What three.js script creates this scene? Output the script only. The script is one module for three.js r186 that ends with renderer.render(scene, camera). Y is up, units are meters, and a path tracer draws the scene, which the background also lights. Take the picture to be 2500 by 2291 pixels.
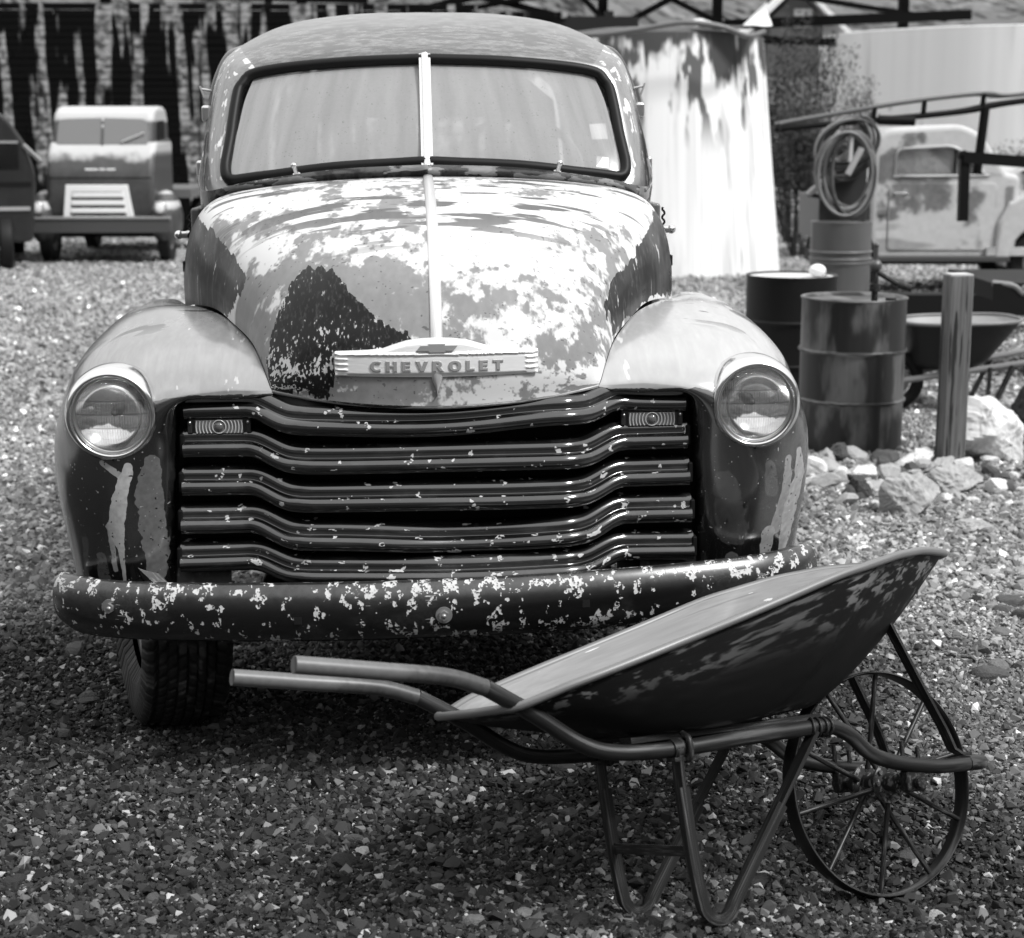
import * as THREE from 'three';
import { mergeGeometries } from 'three/addons/utils/BufferGeometryUtils.js';
import { RoundedBoxGeometry } from 'three/addons/geometries/RoundedBoxGeometry.js';
import { TextGeometry } from 'three/addons/geometries/TextGeometry.js';
import { ConvexGeometry } from 'three/addons/geometries/ConvexGeometry.js';
import { FontLoader } from 'three/addons/loaders/FontLoader.js';

// ---------------------------------------------------------------- camera, sky, sun, exposure
const D = Math.PI / 180;
const scene = new THREE.Scene();
const camera = new THREE.PerspectiveCamera(30.51, 1024 / 938, 0.1, 800);
camera.position.set(0, 1.56, 0);
camera.rotation.set(-11 * D, 0, 0);
camera.focus = 4.2;
camera.userData.fStop = 5.0;
const renderer = new THREE.WebGLRenderer({ antialias: true });
renderer.toneMapping = THREE.LinearToneMapping;
renderer.toneMappingExposure = 2.5;
renderer.shadowMap.enabled = true;
renderer.setSize(1024, 938);

const rng = (s) => () => { s = (s + 0x6d2b79f5) | 0; let t = Math.imul(s ^ (s >>> 15), 1 | s); t = (t + Math.imul(t ^ (t >>> 7), 61 | t)) ^ t; return ((t ^ (t >>> 14)) >>> 0) / 4294967296; };
const clamp = (x, a = 0, b = 1) => Math.min(b, Math.max(a, x));
const lerp = (a, b, t) => a + (b - a) * t;
const sstep = (a, b, x) => { const t = clamp((x - a) / (b - a)); return t * t * (3 - 2 * t); };
const H = (x, y, s = 0) => { let h = Math.imul(x | 0, 374761393) + Math.imul(y | 0, 668265263) + Math.imul(s | 0, 1274126177); h = Math.imul(h ^ (h >>> 13), 1274126177); return ((h ^ (h >>> 16)) >>> 0) / 4294967296; };
function noise(x, y, s = 0) { const xi = Math.floor(x), yi = Math.floor(y), fx = x - xi, fy = y - yi, u = fx * fx * (3 - 2 * fx), v = fy * fy * (3 - 2 * fy); return lerp(lerp(H(xi, yi, s), H(xi + 1, yi, s), u), lerp(H(xi, yi + 1, s), H(xi + 1, yi + 1, s), u), v); }
function fbm(x, y, o = 4, s = 0) { let a = 0.5, r = 0, n = 0; for (let i = 0; i < o; i++) { r += a * noise(x, y, s + i * 17); n += a; a *= 0.5; x *= 2.03; y *= 2.03; } return r / n; }

{ // overcast sky, a little brighter overhead, soft cloud structure
  const w = 512, h = 256, d = new Float32Array(w * h * 4);
  for (let j = 0; j < h; j++) for (let i = 0; i < w; i++) {
    const el = (j / (h - 1) - 0.5) * Math.PI, az = (i / w) * 2 * Math.PI, up = Math.sin(el);
    const c = fbm(3 + 2.2 * Math.cos(az) * Math.cos(el) / (0.3 + Math.abs(up)), 7 + 2.2 * Math.sin(az) * Math.cos(el) / (0.3 + Math.abs(up)), 5, 3);
    const L = up > -0.02 ? (0.36 + 0.27 * clamp(up)) * (0.74 + 0.52 * c) : 0.1;
    d.set([L, L, L, 1], (j * w + i) * 4);
  }
  const sky = new THREE.DataTexture(d, w, h, THREE.RGBAFormat, THREE.FloatType);
  sky.mapping = THREE.EquirectangularReflectionMapping; sky.magFilter = THREE.LinearFilter; sky.needsUpdate = true;
  scene.background = sky; scene.environment = sky;
}
const sun = new THREE.DirectionalLight(0xffffff, 1.5);
sun.position.set(15, 22, 4); sun.target.position.set(0, 0, -6);
sun.castShadow = true; sun.shadow.radius = 20; sun.shadow.mapSize.set(2048, 2048);
Object.assign(sun.shadow.camera, { left: -40, right: 40, top: 40, bottom: -40, near: 1, far: 120 });
scene.add(sun, sun.target);

// ---------------------------------------------------------------- helpers
const V = (x, y, z) => new THREE.Vector3(x, y, z);
const taken = new Map();
function numbered(n) { const k = taken.get(n) ?? 0; taken.set(n, k + 1); return k ? `${n}_${String(k).padStart(3, '0')}` : n; }
function prep(g) {
  if (!g.attributes.normal) g.computeVertexNormals();
  if (!g.attributes.uv) g.setAttribute('uv', new THREE.Float32BufferAttribute(new Float32Array(g.attributes.position.count * 2), 2));
  for (const k of Object.keys(g.attributes)) if (!['position', 'normal', 'uv', 'color'].includes(k)) g.deleteAttribute(k);
  return g;
}
function join(list) {
  if (!Array.isArray(list)) return prep(list);
  if (list.length === 1) return prep(list[0]);
  const all = list.map((g) => { g = prep(g); return g.index ? g.toNonIndexed() : g; });
  return mergeGeometries(all.map((g) => { g.clearGroups(); return g; }), false);
}
function obj(name, geo, m, parent) {
  const o = new THREE.Mesh(join(geo), m);
  o.name = parent ? name : numbered(name); o.castShadow = o.receiveShadow = true; (parent ?? scene).add(o); return o;
}
function tag(o, label, category, group) { o.userData.label = label; o.userData.category = category; if (group) o.userData.group = group; return o; }
function thing(name, label, category, pos = [0, 0, 0], turn = 0, group) {
  const o = new THREE.Group(); o.name = numbered(name); o.position.set(...pos); o.rotation.y = turn; scene.add(o); o.userData.kind = 'thing'; return tag(o, label, category, group);
}
function struct(name, geo, m) { const o = obj(name, geo, m); o.userData.kind = 'structure'; return o; }

const mats = {};
function M(key, o) { // grey physical material, cached: c albedo, r roughness, m metalness, cc clearcoat
  if (mats[key]) return mats[key];
  const p = new THREE.MeshPhysicalMaterial({ roughness: o.r ?? 0.6, metalness: o.m ?? 0, side: THREE.DoubleSide });
  p.color.setRGB(o.c ?? 1, o.c ?? 1, o.c ?? 1);
  if (o.map) p.map = o.map;
  if (o.rmap) { p.roughnessMap = o.rmap; p.roughness = 1; }
  if (o.bump) { p.bumpMap = o.bump; p.bumpScale = o.bs ?? 0.002; }
  if (o.cc) { p.clearcoat = o.cc; p.clearcoatRoughness = o.ccr ?? 0.08; }
  if (o.t) { p.transmission = o.t; p.thickness = 0; p.ior = 1.5; }
  if (o.ior) p.ior = o.ior;
  if (o.spec !== undefined) p.specularIntensity = o.spec;
  if (o.v) p.vertexColors = true;
  return (mats[key] = p);
}
const toS = (l) => (l <= 0.0031308 ? l * 12.92 : 1.055 * l ** (1 / 2.4) - 0.055);
function tex(w, h, fn, { data = false, rep = 1, repY } = {}) { // fn(u, v) -> linear albedo (or a data value)
  const d = new Uint8Array(w * h * 4);
  for (let j = 0; j < h; j++) for (let i = 0; i < w; i++) { const x = clamp(fn((i + 0.5) / w, (j + 0.5) / h)), b = Math.round(255 * (data ? x : toS(x))), k = (j * w + i) * 4; d[k] = d[k + 1] = d[k + 2] = b; d[k + 3] = 255; }
  const t = new THREE.DataTexture(d, w, h, THREE.RGBAFormat);
  t.colorSpace = data ? THREE.NoColorSpace : THREE.SRGBColorSpace; t.magFilter = THREE.LinearFilter; t.minFilter = THREE.LinearMipmapLinearFilter; t.generateMipmaps = true;
  t.wrapS = t.wrapT = THREE.RepeatWrapping; t.repeat.set(rep, repY ?? rep); t.needsUpdate = true; return t;
}
// geometry
function box(w, h, d, x = 0, y = 0, z = 0, rx = 0, ry = 0, rz = 0, r = 0) {
  const g = r ? new RoundedBoxGeometry(w, h, d, 2, r) : new THREE.BoxGeometry(w, h, d);
  if (rx || ry || rz) g.applyMatrix4(new THREE.Matrix4().makeRotationFromEuler(new THREE.Euler(rx, ry, rz)));
  return g.translate(x, y, z);
}
function cyl(r0, r1, h, n = 16) { return new THREE.CylinderGeometry(r1, r0, h, n); }
function between(g, a, b) { // a geometry along +y of unit length, laid from a to b
  const A = V(...a), B = V(...b), d = B.clone().sub(A), q = new THREE.Quaternion().setFromUnitVectors(V(0, 1, 0), d.clone().normalize());
  return g.scale(1, d.length(), 1).applyQuaternion(q).translate(...A.add(B).multiplyScalar(0.5).toArray());
}
const rod = (a, b, r, n = 10, r1) => between(new THREE.CylinderGeometry(r1 ?? r, r, 1, n), a, b);
const bar = (a, b, w, h) => between(new THREE.BoxGeometry(w, 1, h), a, b);
function tube(pts, r, n = 48, m = 12, closed = false) {
  const c = new THREE.CatmullRomCurve3(pts.map((p) => V(...p)), closed, 'catmullrom', 0.5), out = [new THREE.TubeGeometry(c, n, r, m, closed)];
  if (!closed) for (const [t, s] of [[0, -1], [1, 1]]) {
    const g = new THREE.CircleGeometry(r, m), q = new THREE.Quaternion().setFromUnitVectors(V(0, 0, 1), c.getTangent(t).multiplyScalar(s));
    out.push(g.applyQuaternion(q).translate(...c.getPoint(t).toArray()));
  }
  return join(out);
}
const lathe = (pts, n = 48) => new THREE.LatheGeometry(pts.map((p) => new THREE.Vector2(p[0], p[1])), n);
const toZ = (g) => g.rotateX(Math.PI / 2); // the lathe's +y axis turned to +z
function cr(a, b, c, d, t) { return 0.5 * (2 * b + (c - a) * t + (2 * a - 5 * b + 4 * c - d) * t * t + (3 * b - a - 3 * c + d) * t * t * t); }
function crv(P, t) {
  const n = P.length - 1, x = clamp(t) * n, i = Math.min(n - 1, Math.floor(x)), f = x - i, k = (j) => P[Math.min(n, Math.max(0, j))];
  return [0, 1, 2].map((c) => { const p1 = k(i)[c], p2 = k(i + 1)[c], p0 = i > 0 ? k(i - 1)[c] : 2 * p1 - p2, p3 = i < n - 1 ? k(i + 2)[c] : 2 * p2 - p1; return cr(p0, p1, p2, p3, f); });
}
const S = (grid, u, v) => crv(grid.map((row) => crv(row, v)), u);
function gridGeo(P, nu, nv, flip = false) { // P(i, j) -> [x, y, z], uv = (j/nv, i/nu)
  const pos = [], uv = [], ix = [];
  for (let i = 0; i <= nu; i++) for (let j = 0; j <= nv; j++) { pos.push(...P(i / nu, j / nv)); uv.push(j / nv, i / nu); }
  for (let i = 0; i < nu; i++) for (let j = 0; j < nv; j++) { const a = i * (nv + 1) + j, b = a + 1, c = a + nv + 1, e = c + 1; ix.push(...(flip ? [a, b, c, b, e, c] : [a, c, b, b, c, e])); }
  const g = new THREE.BufferGeometry();
  g.setAttribute('position', new THREE.Float32BufferAttribute(pos, 3)); g.setAttribute('uv', new THREE.Float32BufferAttribute(uv, 2)); g.setIndex(ix); g.computeVertexNormals(); return g;
}
function loft(rings, flip) { // closed rings of equally many points
  return gridGeo((u, v) => { const i = Math.round(u * (rings.length - 1)), n = rings[0].length, j = Math.round(v * n) % n; return rings[i][j]; }, rings.length - 1, rings[0].length, flip);
}
function mirrorX(g) { g = g.clone().scale(-1, 1, 1); const ix = g.index; if (ix) for (let i = 0; i < ix.count; i += 3) { const a = ix.getX(i); ix.setX(i, ix.getX(i + 1)); ix.setX(i + 1, a); } g.computeVertexNormals(); return g; }
function sweepX(path, prof, scale) { // profile [up, out] carried along a path that runs in +x; out points towards +z
  const n = path.length, m = prof.length, P = [];
  for (let i = 0; i < n; i++) {
    const a = path[Math.max(0, i - 1)], b = path[Math.min(n - 1, i + 1)], tx = b[0] - a[0], tz = b[2] - a[2], l = Math.hypot(tx, tz), ox = -tz / l, oz = tx / l, s = scale ? scale(i / (n - 1)) : 1;
    P.push(prof.map(([y, o]) => [path[i][0] + ox * o * s, path[i][1] + y * s, path[i][2] + oz * o * s]));
  }
  const g = gridGeo((u, v) => P[Math.round(u * (n - 1))][Math.round(v * (m - 1))], n - 1, m - 1);
  const caps = [0, n - 1].map((i) => { const c = P[i].reduce((s, p) => s.map((q, k) => q + p[k] / m), [0, 0, 0]); return gridGeo((u, v) => (u < 0.5 ? P[i][Math.round(v * (m - 1))] : c), 1, m - 1, i > 0); });
  return join([g, ...caps]);
}
function sweepZ(path, w, t) { // flat bar of width w (along z) and thickness t following a path in the xy plane at its z
  const n = path.length, P = [];
  for (let i = 0; i < n; i++) { const a = path[Math.max(0, i - 1)], b = path[Math.min(n - 1, i + 1)], l = Math.hypot(b[0] - a[0], b[1] - a[1]), nx = -(b[1] - a[1]) / l, ny = (b[0] - a[0]) / l, [x, y, z] = path[i]; P.push([[1, 1], [1, -1], [-1, -1], [-1, 1], [1, 1]].map(([p, q]) => [x + nx * t * 0.5 * p, y + ny * t * 0.5 * p, z + w * 0.5 * q])); }
  const out = [];
  for (let k = 0; k < 4; k++) out.push(gridGeo((u, v) => P[Math.round(u * (n - 1))][k + (v > 0.5 ? 1 : 0)], n - 1, 1, true));
  for (const i of [0, n - 1]) out.push(gridGeo((u, v) => P[i][u < 0.5 ? (v < 0.5 ? 0 : 1) : (v < 0.5 ? 3 : 2)], 1, 1, i === 0));
  return join(out);
}
function extrude(pts, depth, bevel = 0, holes = [], curve) {
  const sh = new THREE.Shape(pts.map((p) => new THREE.Vector2(...p)));
  for (const h of holes) sh.holes.push(new THREE.Path(h.map((p) => new THREE.Vector2(...p))));
  return new THREE.ExtrudeGeometry(sh, { depth, bevelEnabled: bevel > 0, bevelSize: bevel, bevelThickness: bevel, bevelSegments: 3, curveSegments: curve ?? 8 });
}
function roundPoly(pts, r, n = 6) { // rounds the corners of a 2-D polygon; r one radius or one per corner
  const out = [], N = pts.length;
  pts.forEach((p, i) => {
    const a = pts[(i + N - 1) % N], b = pts[(i + 1) % N], ra = Array.isArray(r) ? r[i] : r;
    const la = Math.hypot(a[0] - p[0], a[1] - p[1]), lb = Math.hypot(b[0] - p[0], b[1] - p[1]), k = Math.min(ra, la * 0.49, lb * 0.49);
    const A = [p[0] + (a[0] - p[0]) / la * k, p[1] + (a[1] - p[1]) / la * k], B = [p[0] + (b[0] - p[0]) / lb * k, p[1] + (b[1] - p[1]) / lb * k];
    if (k < 1e-4) { out.push(p); return; }
    for (let s = 0; s <= n; s++) { const t = s / n; out.push([0, 1].map((c) => (1 - t) ** 2 * A[c] + 2 * t * (1 - t) * p[c] + t * t * B[c])); }
  });
  return out;
}
function rockGeo(seed, detail = 2, planes = 12, flat = true) { // a broken stone: a ball cut by random planes
  const R = rng(seed), N = [];
  for (let i = 0; i < planes; i++) { const z = R() * 2 - 1, a = R() * 6.2832, s = Math.sqrt(1 - z * z); N.push([s * Math.cos(a), z, s * Math.sin(a), 0.42 + 0.45 * R()]); }
  let g = new THREE.IcosahedronGeometry(1, detail); const p = g.attributes.position;
  for (let i = 0; i < p.count; i++) {
    const v = V().fromBufferAttribute(p, i).normalize(); let r = 1;
    for (const n of N) { const d = v.x * n[0] + v.y * n[1] + v.z * n[2]; if (d > 0.01) r = Math.min(r, n[3] / d); }
    r *= 1 + 0.06 * (fbm(v.x * 3 + 9 + v.z * 2, v.y * 3 + 5 - v.z, 3, seed & 63) - 0.5) * (detail > 1 ? 2 : 0) + (detail > 4 ? 0.22 * (fbm(v.x * 5 + 9 + v.z * 4, v.y * 5 + 5 - v.z * 3, 4, seed & 31) - 0.5) : 0);
    v.multiplyScalar(r); p.setXYZ(i, v.x, v.y, v.z);
  }
  g.computeVertexNormals(); return g;
}

function shard(R, n) { // a small angular chip: the hull of a few random points
  const P = []; for (let i = 0; i < n; i++) { const z = R() * 2 - 1, a = R() * 6.2832, s = Math.sqrt(1 - z * z), r = 0.72 + 0.4 * R(); P.push(V(r * s * Math.cos(a), r * z, r * s * Math.sin(a))); }
  return new ConvexGeometry(P);
}

// ---------------------------------------------------------------- materials shared by many things
const rustyTex = tex(512, 512, (u, v) => { const a = fbm(u * 8, v * 8, 5, 1), b = fbm(u * 40, v * 40, 3, 2); return 0.012 + 0.05 * sstep(0.5, 0.75, a) + 0.12 * sstep(0.66, 0.8, a) * b + 0.02 * b; });
const scuffTex = tex(512, 512, (u, v) => { const a = fbm(u * 10, v * 10, 5, 5), b = fbm(u * 60, v * 60, 3, 6); return 0.2 + 0.16 * a + 0.1 * b - 0.16 * sstep(0.62, 0.72, a); });
const roughTex = tex(256, 256, (u, v) => 0.3 + 0.5 * fbm(u * 16, v * 16, 4, 9), { data: true });
const chrome = M('chrome', { c: 0.78, r: 0.16, m: 1 });
const oldChrome = M('oldChrome', { c: 0.7, r: 0.28, m: 1 });
const black = M('black', { c: 0.004, r: 0.7, spec: 0.4 });
const rubber = M('rubber', { c: 0.008, r: 0.6, spec: 0.5 });
const darkMetal = M('darkMetal', { map: rustyTex, c: 0.6, r: 0.55, spec: 0.5, bump: rustyTex, bs: 0.001 });
const glass = M('glass', { c: 0.95, r: 0.02, t: 1 });

// ---------------------------------------------------------------- ground
const FEET = [[0.374, -3.08, 0.06, 0.16], [0.239, -3.32, -0.035, 0.13], [0.811, -3.451, -0.055, 0.22]];
function baseHeight(z) { const d = -z; return -0.17 * sstep(5, 9.5, d) - 0.05 * sstep(10, 20, d) - 0.12 * sstep(20, 27, d) + 0.12 * sstep(34, 60, d); }
function groundY(x, z) {
  let y = baseHeight(z) + 0.012 * (fbm(x * 1.4 + 40, z * 1.4 + 40, 3, 31) - 0.5) + 0.03 * (fbm(x * 0.3 + 11, z * 0.3 + 11, 2, 33) - 0.5);
  let w = 0, s = 0;
  for (const [fx, fz, fy, fr] of FEET) { const k = Math.exp(-((x - fx) ** 2 + (z - fz) ** 2) / (fr * fr)); w += k; s += k * fy; }
  if (w > 1e-4) { const k = clamp(w); y = lerp(y, s / w, k); }
  return y;
}
// dark coarse crushed stone by the parked truck, paler fine gravel beyond; vignette darkening also put into the near tone
const paleYard = (x, z) => sstep(-0.55, 0.75, (-z - 6.1) * 0.55 + 0.9 * clamp(x - 0.95, 0, 2) + 3.2 * (fbm(x * 0.55 + 20, z * 0.55 + 20, 4, 41) - 0.5));
{
  const cells = 84, C = (i, j) => { const a = ((i % cells) + cells) % cells, b = ((j % cells) + cells) % cells; return [i + 0.15 + 0.7 * H(a, b, 1), j + 0.15 + 0.7 * H(a, b, 2), H(a, b, 3), H(a, b, 4)]; };
  const N = 1024, alb = new Float32Array(N * N), hgt = new Float32Array(N * N);
  for (let y = 0; y < N; y++) for (let x = 0; x < N; x++) {
    const px = x / N * cells, py = y / N * cells, ci = Math.floor(px), cj = Math.floor(py); let d1 = 9, d2 = 9, id = 0, tone = 0;
    for (let a = -1; a <= 1; a++) for (let b = -1; b <= 1; b++) { const c = C(ci + a, cj + b), d = Math.hypot(px - c[0], py - c[1]) * (0.75 + 0.5 * c[3]); if (d < d1) { d2 = d1; d1 = d; tone = c[2]; id = c[3]; } else if (d < d2) d2 = d; }
    const e = sstep(0.02, 0.22, d2 - d1);
    alb[y * N + x] = (tone > 0.92 ? 0.95 : 0.22 + 0.5 * tone * tone) * (0.85 + 0.3 * H(x, y, 5));
    hgt[y * N + x] = e * (0.45 + 0.55 * id);
  }
  const at = (A) => (u, v) => A[Math.floor(v * N) * N + Math.floor(u * N)];
  const gm = M('gravelGround', { map: tex(N, N, at(alb)), bump: tex(N, N, at(hgt), { data: true }), bs: 0.008, r: 0.95, v: true });
  const xs = [], zs = []; // one sheet, finely divided where the camera stands close
  for (let i = 0; i <= 220; i++) { const t = i / 110 - 1; xs.push(Math.sign(t) * (3.2 * Math.abs(t) + 196 * Math.abs(t) ** 7)); }
  for (let i = 0; i <= 260; i++) { const t = i / 260; zs.push(i < 60 ? lerp(200, 0, (i / 60) ** 0.35) : -(11 * (t - 60 / 260) / (200 / 260) + 189 * ((t - 60 / 260) / (200 / 260)) ** 6)); }
  const g = gridGeo((u, v) => { const x = xs[Math.round(v * 220)], z = zs[Math.round(u * 260)]; return [x, groundY(x, z), z]; }, 260, 220, true);
  const p = g.attributes.position, col = [], uv = [];
  for (let i = 0; i < p.count; i++) {
    const x = p.getX(i), z = p.getZ(i), k = paleYard(x, z), n = fbm(x * 0.9 + 3, z * 0.9 + 3, 4, 51), c = lerp(0.025, 0.8, k) * (0.6 + 0.8 * n);  // near ground kept dark: shade of the gaps between stones put into its colour
    col.push(c, c, c); uv.push(x / 1.1, z / 1.1);
  }
  g.setAttribute('color', new THREE.Float32BufferAttribute(col, 3)); g.setAttribute('uv', new THREE.Float32BufferAttribute(uv, 2));
  struct('ground', g, gm);
}
{ // loose gravel: more stones than anyone could count, in six shapes
  const R = rng(77), shapes = [...Array(6)].map(() => shard(R, 11)), per = [], m4 = new THREE.Matrix4(), q = new THREE.Quaternion(), e = new THREE.Euler(), c = new THREE.Color();
  const put = (x, z, s) => {
    const k = per.length % 6, flat = 0.65 + 0.35 * R();
    e.set(R() * 1.6 - 0.8, R() * 6.283, R() * 1.6 - 0.8); q.setFromEuler(e);
    const pale = paleYard(x, z), r = R(), tone = r > 0.972 ? 0.22 + 0.25 * R() : r > 0.78 ? 0.06 + 0.1 * R() : 0.008 + 0.034 * R();
    per.push([k, new THREE.Matrix4().compose(V(x, groundY(x, z) + s * flat * (0.25 + 0.55 * R()), z), q, V(s * (0.8 + 0.5 * R()), s * flat, s * (0.75 + 0.4 * R()))), tone * (1 + 1.2 * pale) + pale * (0.09 + 0.3 * R() * R())]);
  };
  for (let i = 0; i < 175000; i++) { const z = -2.45 - 3.4 * R() ** 1.25, w = 0.34 * -z + 0.25; put((R() * 2 - 1) * w * (R() < 0.22 ? 2.4 : 1), z, 0.0042 + 0.0035 * R()); }
  for (let i = 0; i < 54000; i++) { const z = -2.45 - 3.4 * R() ** 1.2, w = 0.34 * -z + 0.25; put((R() * 2 - 1) * w * (R() < 0.22 ? 2.4 : 1), z, 0.007 + 0.0065 * R()); }
  for (let i = 0; i < 5000; i++) { const z = -2.45 - 4 * R(), w = 0.34 * -z + 0.25; put((R() * 2 - 1) * w * (R() < 0.22 ? 2.4 : 1), z, 0.012 + 0.009 * R()); }
  for (let i = 0; i < 130000; i++) { const z = -5.7 - 6.5 * R() ** 1.3, w = 0.33 * -z + 0.3; put((R() * 2 - 1) * w * (R() < 0.22 ? 2.4 : 1), z, 0.007 + 0.008 * R() + 0.014 * R() ** 5); }
  for (let i = 0; i < 50000; i++) { const z = -11 - 24 * R() ** 1.4, w = 0.33 * -z + 0.5; put((R() * 2 - 1) * w * (R() < 0.22 ? 2.4 : 1), z, 0.012 + 0.014 * R() + 0.02 * R() ** 5); }
  const sm = M('gravelStone', { c: 1, r: 0.85, spec: 0.6 });
  for (let k = 0; k < 6; k++) {
    const list = per.filter((p) => p[0] === k), im = new THREE.InstancedMesh(prep(shapes[k]), sm, list.length);
    list.forEach((p, i) => { im.setMatrixAt(i, p[1]); im.setColorAt(i, c.setRGB(p[2], p[2], p[2])); });
    im.name = numbered('gravel'); im.userData = { kind: 'stuff', label: 'loose crushed gravel covering the whole yard', category: 'gravel' }; im.castShadow = im.receiveShadow = true; scene.add(im);
  }
}

// ---------------------------------------------------------------- the old panel truck
const truck = thing('panel_truck', 'old panel truck with worn pale hood, chrome nameplate and wavy black grille', 'truck', [-0.176, 0, -4.134]);
truck.rotation.set(0, 3.52 * D, 0.47 * D, 'YXZ');
const seg = (px, py, a, b) => { const dx = b[0] - a[0], dy = b[1] - a[1], t = clamp(((px - a[0]) * dx + (py - a[1]) * dy) / (dx * dx + dy * dy || 1)); return [Math.hypot(px - a[0] - t * dx, py - a[1] - t * dy), t]; };
function stroke(x, y, pts, n) { // pts [x, y, half width]; returns > 0 inside
  let best = -1; for (let i = 0; i + 1 < pts.length; i++) { const [d, t] = seg(x, y, pts[i], pts[i + 1]); best = Math.max(best, lerp(pts[i][2], pts[i + 1][2], t) * n - d); } return best;
}
function inPoly(x, y, P) { let c = false; for (let i = 0, j = P.length - 1; i < P.length; j = i++) if ((P[i][1] > y) !== (P[j][1] > y) && x < (P[j][0] - P[i][0]) * (y - P[i][1]) / (P[j][1] - P[i][1]) + P[i][0]) c = !c; return c; }
function solidTex(w, h, at, paint, opt) { return tex(w, h, (u, v) => { const p = at(v, u); return paint(p[0], p[1], p[2], u, v); }, opt); }
const sampled = (grid, n = 96) => { const T = []; for (let i = 0; i <= n; i++) for (let j = 0; j <= n; j++) T.push(S(grid, i / n, j / n)); return (u, v) => { const x = u * n, y = v * n, i = Math.min(n - 1, Math.floor(x)), j = Math.min(n - 1, Math.floor(y)), a = x - i, b = y - j, k = i * (n + 1) + j; return [0, 1, 2].map((c) => lerp(lerp(T[k][c], T[k + 1][c], b), lerp(T[k + n + 1][c], T[k + n + 2][c], b), a)); }; };

const hoodHalf = [
  [[0, 1.447, -0.945], [0.25, 1.44, -0.948], [0.45, 1.421, -0.96], [0.6, 1.388, -0.975], [0.668, 1.315, -0.985], [0.695, 1.2, -0.985], [0.697, 1.086, -0.985]],
  [[0, 1.434, -0.8], [0.25, 1.428, -0.8], [0.45, 1.411, -0.8], [0.598, 1.38, -0.8], [0.665, 1.31, -0.8], [0.694, 1.2, -0.8], [0.697, 1.087, -0.8]],
  [[0, 1.41, -0.58], [0.24, 1.403, -0.58], [0.43, 1.38, -0.59], [0.56, 1.335, -0.6], [0.615, 1.27, -0.6], [0.638, 1.19, -0.6], [0.641, 1.11, -0.6]],
  [[0, 1.378, -0.36], [0.22, 1.37, -0.37], [0.39, 1.34, -0.39], [0.5, 1.29, -0.42], [0.548, 1.235, -0.44], [0.57, 1.17, -0.45], [0.572, 1.112, -0.45]],
  [[0, 1.325, -0.14], [0.2, 1.312, -0.155], [0.35, 1.28, -0.19], [0.445, 1.235, -0.235], [0.488, 1.185, -0.265], [0.508, 1.135, -0.28], [0.511, 1.092, -0.28]],
  [[0, 1.245, 0.03], [0.18, 1.235, 0.015], [0.31, 1.205, -0.03], [0.395, 1.165, -0.08], [0.432, 1.125, -0.11], [0.45, 1.09, -0.13], [0.453, 1.062, -0.13]],
  [[0, 1.15, 0.12], [0.165, 1.14, 0.105], [0.29, 1.115, 0.065], [0.365, 1.08, 0.015], [0.4, 1.055, -0.01], [0.417, 1.035, -0.028], [0.42, 1.02, -0.03]],
  [[0, 1.04, 0.165], [0.16, 1.035, 0.15], [0.275, 1.02, 0.115], [0.345, 1.0, 0.075], [0.378, 0.99, 0.045], [0.395, 0.982, 0.033], [0.399, 0.979, 0.03]],
  [[0, 0.938, 0.165], [0.15, 0.943, 0.152], [0.26, 0.95, 0.12], [0.33, 0.957, 0.085], [0.365, 0.96, 0.06], [0.386, 0.963, 0.047], [0.391, 0.964, 0.045]],
];
const hoodGrid = hoodHalf.map((r) => [...r.slice(1).reverse().map(([x, y, z]) => [-x, y, z]), ...r]);
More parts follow.
